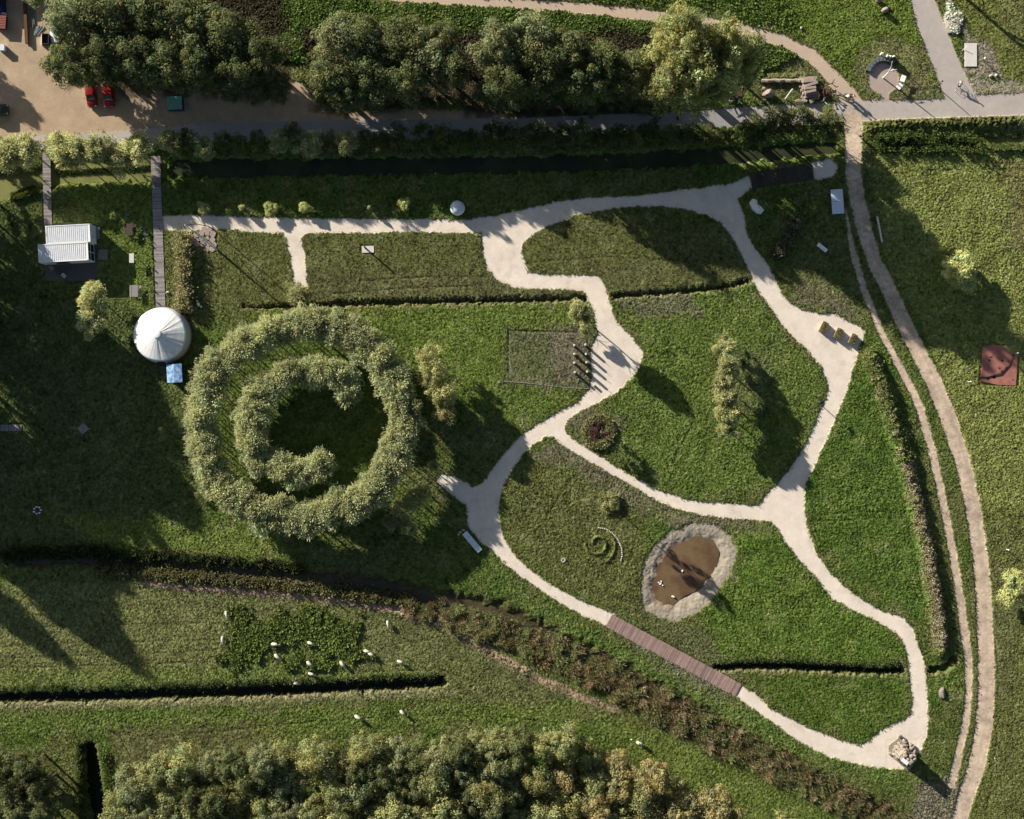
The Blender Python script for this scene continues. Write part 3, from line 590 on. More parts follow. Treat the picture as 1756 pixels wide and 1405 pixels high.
drow = Kind('drow', (.22, .25, .10), 8, 2.4, 0.9, 5.2, 36, 90, 0.17, 'spray', 0.10, 4.0, 4, nvar=4)
tan_ = Kind('tan', (.56, .55, .28), 9, 2.1, 1.2, 5.6, 34, 90, 0.16, 'spray', 0.07, 4.0, 4, nvar=3, bark='palebark', hv=0.05)
cop = Kind('cop', (.11, .06, .06), 10, 1.6, 0.8, 4.0, 26, 60, 0.2, 'round', 0.07, 2.8, 4, nvar=1)
lime = Kind('lime', (.56, .60, .26), 11, 2.6, 0.5, 4.2, 70, 130, 0.2, 'round', 0.10, 3.0, 5, nvar=2, bark='palebark')
feath = Kind('feath', (.36, .38, .17), 12, 1.6, 1.5, 8.0, 30, 60, 0.17, 'spray', 0.06, 6.8, 4, nvar=2, bark='palebark')

# the spiral planting
ring = []
pts = [(590,566),(550,556),(505,560),(460,570),(418,590),(382,620),(358,655),(347,700),(348,745),(358,790),(378,828),(410,858),(450,878),(500,888),(550,884),(600,868),(640,842),(668,805),(684,765),(690,725),(688,685),(676,648),(655,618),(625,590),(596,570)]
def walk(pts, step):
    out = [pts[0]]; acc = 0.0
    for a, b in zip(pts[:-1], pts[1:]):
        L_ = math.hypot(b[0] - a[0], b[1] - a[1]); t = step - acc
        while t <= L_: out.append((a[0] + (b[0] - a[0]) * t / L_, a[1] + (b[1] - a[1]) * t / L_)); t += step
        acc = (acc + L_) % step
    return out
W1 = walk(pts, 11.0)
for i, (x, y) in enumerate(W1):
    side = 'top' if y < 610 and x < 620 else 'left side' if x < 400 else 'bottom' if y > 840 else 'right side'
    wil.put('willow_tree', x + R_.normal(0, 4), y + R_.normal(0, 4), R_.uniform(25, 30), R_.uniform(5.8, 6.8),
            f'{ordn(i + 1)} grey-green willow of the big ring, counterclockwise from the top, on its {side}', 'tree', 'willows of the outer ring of the spiral')
W2 = walk([(600,670),(580,648),(545,634),(505,636),(470,652),(444,682),(432,715),(434,755),(450,786),(478,804),(520,808),(560,800)], 12.0)
for i, (x, y) in enumerate(W2):
    wil.put('willow_tree', x + R_.normal(0, 4), y + R_.normal(0, 4), R_.uniform(23, 29), R_.uniform(5.4, 6.6),
            f'{ordn(i + 1)} willow along the inner hook inside the ring, counted from its upper end', 'tree', 'willows of the inner hook of the spiral')
# row south of the road
xs = [15, 48, 112, 142, 172, 206, 238]; n0 = len(xs)
for i, x in enumerate(xs):
    wrow.put('willow_tree', x, 262 + R_.normal(0, 4), R_.uniform(27, 34), 5.6, f'sunlit pale willow between road and canal, {ordn(i + 1)} from the left edge', 'tree', 'willows along the south side of the road')
xr = list(np.arange(292, 1300, 30.5))
for i, x in enumerate(xr):  # sun and shade painted in: pale leaves for lit crowns, dark for the rest
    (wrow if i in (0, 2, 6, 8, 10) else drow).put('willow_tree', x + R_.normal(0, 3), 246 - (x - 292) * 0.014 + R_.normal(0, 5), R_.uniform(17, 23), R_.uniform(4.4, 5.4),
            f'shaded small willow south of the road, {ordn(i + 1)} to the right of the long boardwalk', 'tree', 'willows along the south side of the road')
for i, (x, y, r) in enumerate([(1305,222,28),(1338,215,30),(1372,212,32),(1405,215,30),(1425,222,22)]):
    drow.put('willow_tree', x, y, r, 5.4, f'bushy green willow near the road junction, {ordn(i + 1)} of five from the left', 'tree', 'willows along the south side of the road')
# northern grove
NG = [(130,45,42),(195,35,45),(255,25,45),(310,45,48),(120,118,36),(175,105,36),(235,100,42),(290,118,42),(350,60,48),(345,118,40),(400,70,46),(410,125,38),(455,100,36),(80,-25,40),(150,-30,40),(230,-35,40),
      (585,80,46),(570,140,42),(630,72,44),(640,140,46),(690,85,46),(700,142,40),(745,100,44),(775,128,34),(760,75,28),(600,170,26),
      (860,95,46),(870,142,38),(910,75,40),(930,125,44),(975,105,40),(1010,145,36),(1035,118,34),(1075,138,32)]
for i, (x, y, r) in enumerate(sorted(NG)):
    h = 12.0 if x < 500 else 11.5 if x < 820 else 16.0
    if x < 110: h = 9
    k = grey if (x > 820 and y < 100) or x in (585, 745, 80, 130) else oak
    k.put('broadleaf_tree', x, y, r * 1.05, h, f'tall dark {"grey-green" if k is grey else "green"} tree north of the road, {ordn(i + 1)} from the left of the grove', 'tree', 'tall trees of the northern grove')
PL = [(1150,55,30,23),(1172,62,26,26),(1235,75,25,27),(1135,90,28,22),(1165,105,32,24),(1205,90,30,25),(1245,100,30,24),(1280,95,26,19),(1148,135,30,23),(1190,140,34,24),(1235,138,32,22),(1270,128,24,16),(1135,160,26,20),(1180,172,28,20),(1215,165,24,18)]
for i, (x, y, r, h) in enumerate(PL):
    pop.put('poplar_tree', x, y, r, h, f'tall yellow-green poplar east of the grove, {ordn(i + 1)} counted in rows from the top', 'tree', 'poplars beside the gravel path')
# woods in the south
top = [(195,1400),(212,1350),(240,1312),(300,1290),(400,1285),(500,1275),(600,1265),(700,1257),(800,1258),(850,1247),(930,1245),(1010,1258),(1060,1292),(1110,1302),(1150,1322),(1200,1347),(1250,1367),(1320,1392),(1370,1420)]
def topy(x):
    return float(np.interp(x, [p[0] for p in top], [p[1] for p in top]))
rs = random.Random(5); wood = []
for _ in range(6000):
    x = rs.uniform(205, 1380); y = rs.uniform(1250, 1450); r = rs.uniform(24, 36)
    if y < topy(x) + r * 0.75: continue
    if all(math.hypot(x - a, y - b) > (r + c) * 0.60 for a, b, c in wood): wood.append((x, y, r))
rows = {}
for x, y, r in sorted(wood):
    d = y - topy(x); k_ = 'front' if d < 50 else 'middle' if d < 95 else 'back'; rows[k_] = rows.get(k_, 0) + 1
    if x > 905: kd, cn = ((gold, 'golden-olive') if rs.random() < 0.6 else (olv, 'olive'))
    else: kd, cn = rs.choice([(olv, 'olive'), (olv, 'olive'), (oak, 'dark green'), (grey, 'grey-green'), (olv, 'olive')])
    kd.put('woodland_tree', x, y, r * 1.12, rs.uniform(8, 11.0), f'{cn} round tree in the southern wood, {ordn(rows[k_])} from the left in its {k_} row', 'tree', 'trees of the southern wood')
for i, (x, y, r) in enumerate([(12,1310,34),(30,1345,32),(55,1310,26),(5,1380,34),(45,1385,34),(85,1380,30),(75,1345,24),(20,1430,30),(70,1430,30)]):
    oak.put('woodland_tree', x, y, r, 9.5, f'dark tree in the lower left corner clump, {ordn(i + 1)} of nine from its upper side', 'tree', 'trees of the lower left clump')
# single trees
wrow.put('willow_tree', 163, 512, 27, 5.2, 'pale yellow willow just below the wooden deck, upper of two'); wrow.put('willow_tree', 160, 553, 26, 5.0, 'pale yellow willow left of the round tent, lower of two')
for i, (x, y, r, h) in enumerate([(735,612,23,5.4),(744,642,27,6.2),(755,674,27,6.4),(765,706,22,5.6)]):
    tan_.put('willow_tree', x, y, r, h, f'tan autumn willow east of the ring, {ordn(i + 1)} of four from the top', 'tree', 'tan willows east of the ring')
for i, (x, y, r) in enumerate([(710,858,20),(690,880,22),(672,895,15),(728,845,14),(699,905,14)]):
    tan_.put('shrub', x, y, r, 4.2, f'brownish autumn shrub below the ring, {ordn(i + 1)} of five', 'shrub', 'brown shrubs below the ring')
wrow.put('willow_tree', 745, 800, 11, 3.4, 'small pale willow at the dead end of the white path')
wrow.put('willow_tree', 514, 505, 21, 3.8, 'small pale willow at the foot of the short white side path')
wrow.put('willow_tree', 998, 538, 24, 8.0, 'feathery yellow-green willow beside the bend of the white path')
wrow.put('willow_tree', 1004, 563, 12, 3.0, 'low pale willow sapling above the pole circle')
for i, (x, y) in enumerate([(565,110),(600,125),(640,115),(680,120),(720,118),(560,165),(610,178),(650,170),(835,95),(870,90),(905,100),(945,95),(985,100),(1025,105),(1060,110),(1090,110),(835,160),(865,172),(900,165),(935,172),(970,168),(1005,172),(1040,165),(1075,168),(1105,160),(1095,130),(1120,180),(150,130),(200,130),(250,135),(300,140),(350,142),(395,150),(440,160),(475,150)]):  # bushes added to stop low sun passing beneath the tall crowns
    oak.put('sun_block_bush', x, y, R_.uniform(20, 27), 5.5, f'low dark bush added to block sun under the northern grove, {ordn(i + 1)} in rows from its left parts', 'bush', 'bushes added under the northern grove to block sun')
for i, (x, y, r, h) in enumerate([(1238,578,15,3.6),(1241,600,19,4.6),(1248,630,21,5.6),(1240,655,20,5.6),(1246,680,22,6.0),(1249,707,21,6.0),(1249,735,18,5.0)]):
    (feath if i == 0 else wrow).put('willow_tree', x, y, r, h, f'pale green willow of the isolated row in the central meadow, {ordn(i + 1)} from the top', 'tree', 'willow row in the central meadow')
cop.put('copper_shrub', 1026, 740, 17, 4.4, 'dark purple copper-leaved shrub inside a ring of pale grass', 'shrub')
feath.put('birch_tree', 1041, 862, 17, 9.5, 'slim pale feathery tree between the middle path and the pond')
lime.put('willow_tree', 1646, 466, 30, 3.6, 'bright pale green bush tree in the right meadow', 'tree'); lime.put('willow_tree', 1742, 1008, 30, 3.8, 'yellow-green round bush tree at the right edge', 'tree')
for i, (x, y, r) in enumerate([(350,358,11),(464,358,12),(523,357,10),(693,351,11),(634,357,4),(415,357,5)]):
    lime.put('sapling', x, y, r, 1.5, f'young green sapling in the shade above the upper path, {"first second third fifth fourth smallest".split()[i]} of six', 'sapling', 'saplings above the upper white path')
for i, (x, y) in enumerate([(178,870),(340,848),(277,738),(195,370)]):
    feath.put('sapling', x, y, 6, 1.5, ['tiny pale sapling on the dark lawn, bottom left', 'tiny pale sapling left of the ring in shade', 'tiny pale sapling between paving slab and ring', 'reddish small bush beside the left lawn'][i], 'sapling')
# tall tree line outside the picture on the left and top, whose shadows fall into it
for i, (x, y, h, r) in enumerate([(-85,520,19,50),(-60,560,16,42),(-112,470,19,46),(-250,715,21,40),(-268,655,21,42),(-285,600,20,42),(-135,405,18.5,45),(-158,345,17.5,42),(-185,300,17,40),(-212,262,17,40),(-240,618,20,40),(-215,748,20,38),(-300,560,20,46),(-262,640,20,44),(-330,490,20,46),(-345,738,20,30),(-250,690,20,40),
        (-60,300,9,32),(-30,360,9,30),(-28,440,10,30),(-26,520,12,30),(-24,600,12,28),(-60,660,14,34),(-120,52,8,28),(-75,95,6,22),(1590,-60,19,24),(-40,240,5,20),(-90,420,18,40),(-45,410,14,36),(-140,560,18,40),(-180,480,19,44),(-230,400,19,44),(-290,330,18,44),(-90,700,15,36),(-100,600,17,40),(-160,640,17,40)]):
    k = h / oak.h1; z = oak.zc * k; kk = HC / (HC - z)
    oak.put('broadleaf_tree', CX + (x - CX) * kk, CY + (y - CY) * kk, r, h, f'tall tree of the shelter belt left of the garden, {ordn(i + 1)} of its line' if x < 1000 else 'tall slim tree north of the gravel triangle', 'tree', 'tall trees of the left shelter belt')

# ------------------------------------------------------------------ reeds, hedges, weeds
def leafmass(name, pts, n, size, h, label, cols, seed, kind='stuff', cat=None, upr=1.1, wide=0.35, jit=1.0, nm0=None, clump=0.0):
    """upright leaves over a band given as a polyline with widths"""
    g = np.random.default_rng(seed); seg = np.array([math.hypot(b[0] - a[0], b[1] - a[1]) * (a[2] + b[2]) / 2 for a, b in zip(pts[:-1], pts[1:])]); cs = np.cumsum(seg) / seg.sum()
    if clump:
        nc = max(3, int(n * clump)); k = np.searchsorted(cs, g.random(nc)); t = g.random(nc)
    else: nc = n; k = np.searchsorted(cs, g.random(n)); t = g.random(n)
    A = np.array(pts, np.float64); a, b = A[k], A[k + 1]; c = a + (b - a) * t[:, None]; d = (b - a)[:, :2]; d /= np.linalg.norm(d, axis=1)[:, None]
    off = (g.random(nc) - 0.5) * c[:, 2]; x = c[:, 0] - d[:, 1] * off; y = c[:, 1] + d[:, 0] * off
    cj = np.zeros(nc, int) + np.arange(nc)
    if clump:
        cj = g.integers(0, nc, n); hcl = (0.5 + g.random(nc))[cj]; sg = g.uniform(1.5, 5.5, nc)[cj]; x = x[cj] + g.normal(0, 1, n) * sg; y = y[cj] + g.normal(0, 1, n) * sg
    else: hcl = np.ones(n)
    j = np.clip(((x - gx[0]) / STEP).astype(int), 0, NX - 1); i = np.clip(((y - gy[0]) / STEP).astype(int), 0, NY - 1); z = np.maximum(Z[i, j], -0.6)
    X, Y = (x - CX) * S, (CY - y) * S; al = g.random(n) * 6.283; til = np.clip(upr + g.normal(0, 0.35, n), 0.2, 1.6); s_ = size * (0.6 + 0.8 * g.random(n))
    z0 = z + g.random(n) * np.maximum(h * hcl - s_ * 0.6, 0.02)
    H_ = np.stack([np.cos(al) * np.cos(til), np.sin(al) * np.cos(til), np.sin(til)], 1) * s_[:, None]; W_ = np.stack([-np.sin(al), np.cos(al), np.zeros(n)], 1) * (s_ * wide / 2)[:, None]
    B = np.stack([X, Y, z0], 1); V = np.empty((n, 4, 3), np.float32); V[:, 0] = B; V[:, 1] = B + H_ * 0.5 + W_; V[:, 2] = B + H_; V[:, 3] = B + H_ * 0.5 - W_
    cols = np.array(cols); ck = cols[g.integers(0, len(cols), nc)][cj] if clump else cols[g.integers(0, len(cols), n)]
    cc = ck * (0.7 + 0.6 * g.random((n, 1))); cc = np.repeat(cc[:, None, :], 4, 1).reshape(-1, 3)
    o = mesh_obj(name, np_mesh(name, V.reshape(-1, 3), np.arange(4 * n).reshape(n, 4), False, cc), M['leaf'])
    return tag(o, label, cat or name.replace('_', ' '), None, kind)
rc = [(.26,.21,.11),(.31,.23,.12),(.17,.16,.07),(.21,.20,.085),(.20,.15,.08),(.20,.23,.09),(.36,.29,.17),(.26,.27,.12),(.14,.15,.07),(.24,.27,.11)]
sub = lambda pl, a, b: [p for p in pl if a <= p[0] <= b]
leafmass('reeds', [(160,972,14),(300,984,10),(430,998,10),(560,1009,12),(700,1028,16)], 13000, 0.6, 0.7, 'yellowish green reeds along the southern edge of the muddy ditch', [(.25,.25,.12),(.20,.21,.09),(.26,.23,.12)], 60, clump=0.03)
leafmass('reeds', [(0,950,20),(160,945,16),(300,955,14),(420,965,14),(520,978,12)], 9000, 0.5, 0.7, 'dark leafy reeds along the northern edge of the muddy ditch', [(.06,.08,.035),(.07,.08,.03)], 61, clump=0.03)
leafmass('reeds', [(700,1035,24),(780,1062,38),(860,1080,44),(920,1105,48),(1000,1140,52),(1080,1180,54),(1160,1224,52),(1240,1268,46),(1330,1312,42),(1420,1358,40),(1500,1398,46),(1570,1450,54)], 110000, 0.62, 0.95, 'brown, tan and rust coloured reeds filling the winding ditch', rc, 62, clump=0.0055, wide=0.13, upr=0.7)
leafmass('brambles', [(1488,600,20),(1500,640,20),(1520,690,24),(1538,740,24),(1553,790,24)], 9000, 0.35, 0.6, 'green leafy brambles on the upper part of the earth bank by the track', [(.28,.34,.11),(.20,.26,.08),(.42,.38,.22)], 63, clump=0.03)
leafmass('brambles', [(1553,790,20),(1572,870,20),(1588,940,20),(1600,1020,20),(1612,1110,16)], 11000, 0.28, 0.4, 'dry greyish brambles on the lower part of the earth bank by the track', [(.46,.39,.28),(.56,.47,.36),(.30,.30,.14)], 64, clump=0.03)
def hedge(name, pts, n, size, h, label, cols, seed, cat='hedge', **kw):
    o = leafmass(name, pts, n, size, h, label, cols, seed, None, cat, **kw); return o
hedge('hedge', [(316,402,20),(318,450,18),(318,533,22)], 9000, 0.42, 1.3, 'tall olive hedge strip between the long boardwalk and the willow ring', [(.36,.34,.17),(.42,.37,.20),(.28,.28,.13)], 65, upr=0.8, clump=0.02)
hedge('hedge', [(1502,246,22),(1560,246,26),(1640,247,26),(1682,252,18)], 11000, 0.4, 1.3, 'dark green waterside hedge below the road on the right', [(.12,.17,.05),(.16,.19,.06),(.10,.14,.04)], 66, clump=0.02)
hedge('hedge', [(1700,254,12),(1756,252,12),(1800,250,12)], 3000, 0.35, 0.8, 'short low hedge at the water, right picture edge', [(.14,.19,.06),(.18,.20,.07)], 67)
hedge('hedge', [(1370,372,10),(1350,405,12),(1330,445,14)], 2200, 0.4, 1.2, 'straggly pale shrub line right of the white star sculpture', [(.14,.13,.09),(.05,.06,.03),(.24,.22,.17)], 68, clump=0.05)
leafmass('dry_grass_ring', [(1003,740,12),(1010,722,12),(1026,715,12),(1042,722,12),(1050,740,12),(1042,757,12),(1026,766,12),(1010,758,12),(1003,740,12)], 2400, 0.45, 0.5, 'ring of pale dry grass around the purple shrub', [(.46,.42,.22),(.34,.36,.16)], 69, cat='grass')
leafmass('dry_grass_tuft', [(1030,862,24),(1060,860,24)], 2200, 0.5, 0.7, 'pale dry grass tuft at the foot of the slim feathery tree', [(.50,.46,.25),(.38,.37,.16)], 70, cat='grass')
leafmass('water_plants', [(95,296,8),(180,292,10),(275,285,8)], 3000, 0.35, 0.4, 'green waterside plants between the two boardwalks', [(.08,.11,.03)], 71)
leafmass('water_plants', [(20,340,16),(60,325,16)], 2500, 0.4, 0.5, 'leafy plants on the bank near the left picture edge', [(.11,.13,.04)], 72)
leafmass('brushwood', [(120,58,22),(150,60,22),(160,90,26),(140,85,22)], 2500, 0.5, 0.5, 'grey brushwood under the trees at the top left', [(.28,.27,.2),(.2,.14,.1)], 73, wide=0.15)

leafmass('bank_plants', [(-20,1184,8),(200,1180,9),(400,1174,9),(560,1167,9),(750,1160,6)], 9000, 0.32, 0.4, 'leafy plants along the upper edge of the long straight ditch', [(.11,.15,.06),(.16,.19,.08),(.08,.11,.04)], 74, clump=0.02)
leafmass('bank_plants', [(138,1275,8),(138,1340,8),(146,1420,8)], 3000, 0.35, 0.4, 'leafy plants left of the short lower ditch', [(.12,.15,.05),(.09,.12,.04)], 75, clump=0.03)
leafmass('bank_plants', [(178,1290,8),(188,1350,10),(194,1420,10)], 3500, 0.35, 0.4, 'bright leafy plants right of the short lower ditch', [(.22,.28,.09),(.18,.24,.07)], 76, clump=0.03)
leafmass('bank_plants', [(1232,1136,5),(1300,1132,5),(1400,1135,5),(1480,1140,6),(1545,1138,6)], 3500, 0.28, 0.25, 'leafy plants above the ditch between boardwalk and path', [(.12,.16,.05),(.17,.20,.08)], 77, clump=0.03)

# ------------------------------------------------------------------ buildings and sculptures in the west
def at(x, y, z=None, dz=0.0):
    """base point of a thing: ground plan position"""
    v = P(x, y); v.z = (zat(x, y) if z is None else z) + dz; return v
D = math.radians
def container(name, label, x, y, L, W, H, rz, glazed):
    z0 = 0.17; p = P(x, y, z0 + H); p.z = z0; t = thing(name, label, 'container', p, rz)
    m = MB().box((0, 0, H / 2), (L - 0.12, W - 0.12, H - 0.1))
    n = int(L / 0.28)
    for i in range(n):
        xx = -L / 2 + 0.2 + i * (L - 0.4) / (n - 1)
        for sy in (-1, 1): m.box((xx, sy * (W / 2 - 0.045), H / 2), (0.14, 0.05, H - 0.3))
    m.build('body', M['whitepaint'], t)
    r = MB().box((0, 0, H - 0.035), (L - 0.1, W - 0.1, 0.03))
    for i in range(n):
        xx = -L / 2 + 0.2 + i * (L - 0.4) / (n - 1); r.box((xx, 0, H), (0.13, W - 0.3, 0.05))
    r.build('roof', M['whitepaint'], t)
    f = MB()
    for sx in (-1, 1):
        for sy in (-1, 1): f.box((sx * (L / 2 - 0.06), sy * (W / 2 - 0.06), H / 2 + 0.003), (0.14, 0.14, H + 0.05))
        f.box((sx * (L / 2 - 0.06), 0, H + 0.006), (0.13, W - 0.26, 0.10)); f.box((sx * (L / 2 - 0.06), 0, 0.07), (0.13, W - 0.26, 0.13))
    for sy in (-1, 1): f.box((0, sy * (W / 2 - 0.05), H + 0.008), (L - 0.26, 0.11, 0.10)); f.box((0, sy * (W / 2 - 0.05), 0.075), (L - 0.26, 0.12, 0.13))
    f.build('frame', M['white'], t)
    if glazed:
        g = MB().box((L / 2 - 0.03, 0, H / 2), (0.05, W - 0.3, H - 0.3)).build('window', M['glass'], t)
        MB().box((L / 2 + 0.005, 0, H / 2), (0.04, 0.07, H - 0.3)).box((L / 2 + 0.006, 0, H * 0.62), (0.045, W - 0.32, 0.06)).build('mullion', M['white'], g)
        MB().box((-L * 0.1, -W / 2 + 0.01, 1.15), (1.9, 0.05, 1.9)).build('window', M['glass'], t)
    else:
        for sy in (-1, 1):
            d = MB().box((L / 2 - 0.03, sy * (W / 4 - 0.03), H / 2), (0.06, W / 2 - 0.16, H - 0.3)).build('door', M['whitepaint'], t)
            MB().tube([(L / 2 + 0.03, sy * 0.35, 0.2), (L / 2 + 0.03, sy * 0.35, H - 0.2)], 0.02, 6).build('locking_bar', M['steel'], d)
    return t
container('shipping_container', 'white corrugated container roof, upper of the two beside the wooden deck', 116.5, 401.5, 6.35, 2.6, 2.75, D(3), False)
container('shipping_container', 'white container with dark glazed end, lower of the two on the wooden deck', 108.5, 433, 7.15, 2.6, 2.75, D(3), True)
t = thing('wooden_deck', 'dark weathered plank deck in the shade beneath the white containers', 'deck', at(122, 434, 0.0))
m = MB()
for i in range(30):
    m.box((0, 3.95 - i * 0.272, 0.085), (7.5, 0.255, 0.05))
m.build('deck_boards', M['deck'], t); MB().box((0, 0, 0.0), (7.35, 8.0, 0.10)).build('joists', M['darkwood'], t)
for (x, y, w_, h_, l) in ((177, 437, 1.35, 1.5, 'grey timber step platform right of the deck, lower one'), (165, 400, 1.1, 1.75, 'small grey landing at the upper right corner of the deck')):
    t = thing('wooden_step', l, 'step', at(x, y, 0.03)); m = MB()
    for i in range(5): m.box((0, -h_ / 2 + h_ * (i + 0.5) / 5, 0.16), (w_, h_ / 5 - 0.02, 0.04))
    m.build('tread', M['board'], t); MB().box((0, 0, 0.05), (w_ - 0.1, h_ - 0.1, 0.17)).build('base', M['darkwood'], t)
def chair(x, y, rz, label, m_='wood', z=0.12):
    t = thing('garden_chair', label, 'chair', at(x, y, z), rz)
    MB().box((0, 0, 0.42), (0.5, 0.5, 0.04)).build('seat', M[m_], t); MB().box((0, 0.25, 0.66), (0.5, 0.04, 0.45)).build('backrest', M[m_], t)
    for sx in (-1, 1):
        for sy in (-1, 1): MB().box((sx * 0.22, sy * 0.22, 0.2), (0.05, 0.05, 0.4)).build('leg', M[m_], t)
chair(91, 461, 0.3, 'reddish wooden chair on the left of the deck'); chair(112, 474, 0.9, 'pale chair turned sideways at the lower edge of the deck', 'concrete')
def boardwalk(label, pl, wd, m_, nj, z=0.14, rail=True):
    """planks laid across a straight walk a -> b (plan positions)"""
    a, b = P(*pl[0]), P(*pl[1]); L = (b - a).length; ang = math.atan2(b.y - a.y, b.x - a.x); c = (a + b) / 2
    t = thing('boardwalk', label, 'boardwalk', (c.x, c.y, 0), ang); m = MB(); n = int(L / 0.16)
    rp = random.Random(int(L * 100)); tint = []
    for i in range(n):
        m.box((-L / 2 + (i + 0.5) * L / n, rp.uniform(-.015, .015), z + rp.uniform(0, .008)), (L / n - 0.022, wd, 0.045)); tint += [rp.uniform(0.72, 1.3)] * 8
    me = m.mesh('planks'); at_ = me.attributes.new('Col', 'FLOAT_COLOR', 'POINT')
    for k_, tv_ in enumerate(tint): at_.data[k_].color = (tv_, tv_, tv_, 1)
    mesh_obj('planks', me, M[{'board': 'plankgrey', 'redboard': 'plankred', 'darkwood': 'plankdark'}[m_]], t)
    s_ = MB()
    for sy in (-1, 0, 1): s_.box((0, sy * (wd / 2 - 0.12), z - 0.10), (L - 0.1, 0.1, 0.14))
    s_.build('joists', M['darkwood'], t); j = MB()
    for i in range(nj): j.box((-L / 2 + (i + 1) * L / (nj + 1), 0, z + 0.028), (0.035, wd - 0.02, 0.014))
    j.build('joint_strip', M['wood'] if m_ == 'redboard' else M['darkwood'], t)
    return t
boardwalk('short grey boardwalk crossing the canal to the containers', [(80, 262), (83, 389)], 1.15, 'board', 6)
boardwalk('long grey boardwalk leading down to the round white tent', [(267, 268), (276, 528)], 1.38, 'board', 9)
boardwalk('red-brown plank bridge between the two white path ends', [(1044, 1064), (1266, 1184)], 2.05, 'redboard', 7, 0.10)
boardwalk('dark plank bridge in deep shade at the upper path end', [(1288, 311), (1394, 294)], 2.2, 'darkwood', 0, 0.10)
boardwalk('narrow blue-grey jetty at the left picture edge', [(-30, 734), (38, 734)], 0.95, 'board', 2)
for i, (x, y) in enumerate([(250,434),(252,452),(253,472),(254,490),(249,412),(256,507),(290,418),(288,435),(290,451),(291,467),(292,486),(288,504)]):
    t = thing('garden_light', f'thin dark post light {"left" if x < 270 else "right"} of the long boardwalk, {ordn(i + 1 if i < 6 else i - 5)} of its side', 'light post', at(x, y), 0, 'post lights beside the long boardwalk')
    MB().tube([(0, 0, 0), (0, 0, 0.55)], 0.035, 6).build('post', M['darkwood'], t); MB().lathe([(0.02, 0.55), (0.11, 0.58), (0.13, 0.72), (0.09, 0.86), (0.02, 0.9)], 10).build('lamp_head', M['steel'], t)
# the round tent
t = thing('yurt', 'large round white tent with a cone roof below the long boardwalk', 'tent', at(281.5, 576, 0.05))
MB().lathe([(4.25, -0.1), (4.3, 0.12), (4.2, 0.16), (0.5, 0.17)], 64).build('platform', M['darkwood'], t)
wl = MB(); wl.lathe([(4.12, 0.15), (4.04, 1.2), (3.72, 2.35), (3.60, 2.45)], 64).build('wall', M['canvas2'], t, True)
prof = []; n = 72; m = MB(); rng = random.Random(3)
rads = [3.80, 3.62, 2.6, 1.4, 0.62]; zs = [2.30, 2.47, 2.86, 3.34, 3.68]; V = []; off = [rng.uniform(-1, 1) for _ in range(n)]
for q, (r, z) in enumerate(zip(rads, zs)):
    for k in range(n):
        a = 2 * math.pi * k / n; V.append((r * math.cos(a), r * math.sin(a), z + 0.022 * off[k] * (1 if 0 < q < 4 else 0.3)))
V.append((0, 0, 3.70)); F = [(i * n + k, i * n + (k + 1) % n, (i + 1) * n + (k + 1) % n, (i + 1) * n + k) for i in range(4) for k in range(n)] + [(4 * n + k, 4 * n + (k + 1) % n, 5 * n) for k in range(n)]
m.add(V, F); rf = m.build('roof', M['canvas'], t); MB().lathe([(0.64, 3.62), (0.62, 3.76), (0.52, 3.82), (0.3, 3.86), (0.05, 3.88)], 28).build('roof_cap', M['canvas'], rf, True)
MB().box((0.0, -4.0, 1.05), (0.95, 0.2, 1.75), D(2)).build('door', M['black'], t)
st = MB()
for i in range(3): st.box((0.05, -4.55 - i * 0.35, 0.14 - i * 0.035), (1.1, 0.32, 0.06))
st.build('steps', M['deck'], t)
hp = MB().tube([(4.12 * math.cos(D(a)), 4.12 * math.sin(D(a)), 0.55) for a in range(0, 361, 10)], 0.03, 5).build('hoop', M['steel'], t)
t = thing('blue_shed', 'small shed with a bright blue tarpaulin roof touching the round tent', 'shed', at(305, 641, 0.05), D(3))
MB().box((0, 0, 0.95), (1.9, 2.3, 1.9)).build('wall', M['navy'], t)
m = MB(); m.add([(-1.1, -1.33, 1.92), (1.1, -1.33, 1.92), (1.1, 1.33, 1.92), (-1.1, 1.33, 1.92), (-0.02, -1.33, 2.1), (-0.02, 1.33, 2.1), (-1.1, -1.33, 1.84), (1.1, -1.33, 1.84), (1.1, 1.33, 1.84), (-1.1, 1.33, 1.84)], [(0, 4, 5, 3), (4, 1, 2, 5), (0, 6, 7, 1, 4), (2, 8, 9, 3, 5), (6, 9, 8, 7), (0, 3, 9, 6), (1, 7, 8, 2)]); m.build('roof', M['blue'], t)
MB().box((-0.3, -1.16, 0.9), (0.8, 0.04, 1.7)).build('door', M['deck'], t)
def picnic(x, y, rz, label, m_='wood'):
    t = thing('picnic_table', label, 'table', at(x, y), rz)
    m = MB()
    for i in range(5): m.box((0, -0.36 + i * 0.18, 0.75), (1.7, 0.165, 0.04))
    m.build('tabletop', M[m_], t)
    for s_ in (-1, 1):
        MB().box((0, s_ * 0.72, 0.45), (1.7, 0.26, 0.04)).build('bench_seat', M[m_], t)
        MB().tube([(s_ * 0.6, -0.75, 0.0), (s_ * 0.6, -0.15, 0.73)], 0.04, 5).tube([(s_ * 0.6, 0.75, 0.0), (s_ * 0.6, 0.15, 0.73)], 0.04, 5).tube([(s_ * 0.6, -0.8, 0.42), (s_ * 0.6, 0.8, 0.42)], 0.035, 5).build('trestle', M[m_], t)
picnic(234, 500, D(90), 'grey wooden picnic table near the round tent', 'board'); picnic(225, 395, D(88), 'dark picnic table on the small lawn left of the boardwalk', 'darkwood')
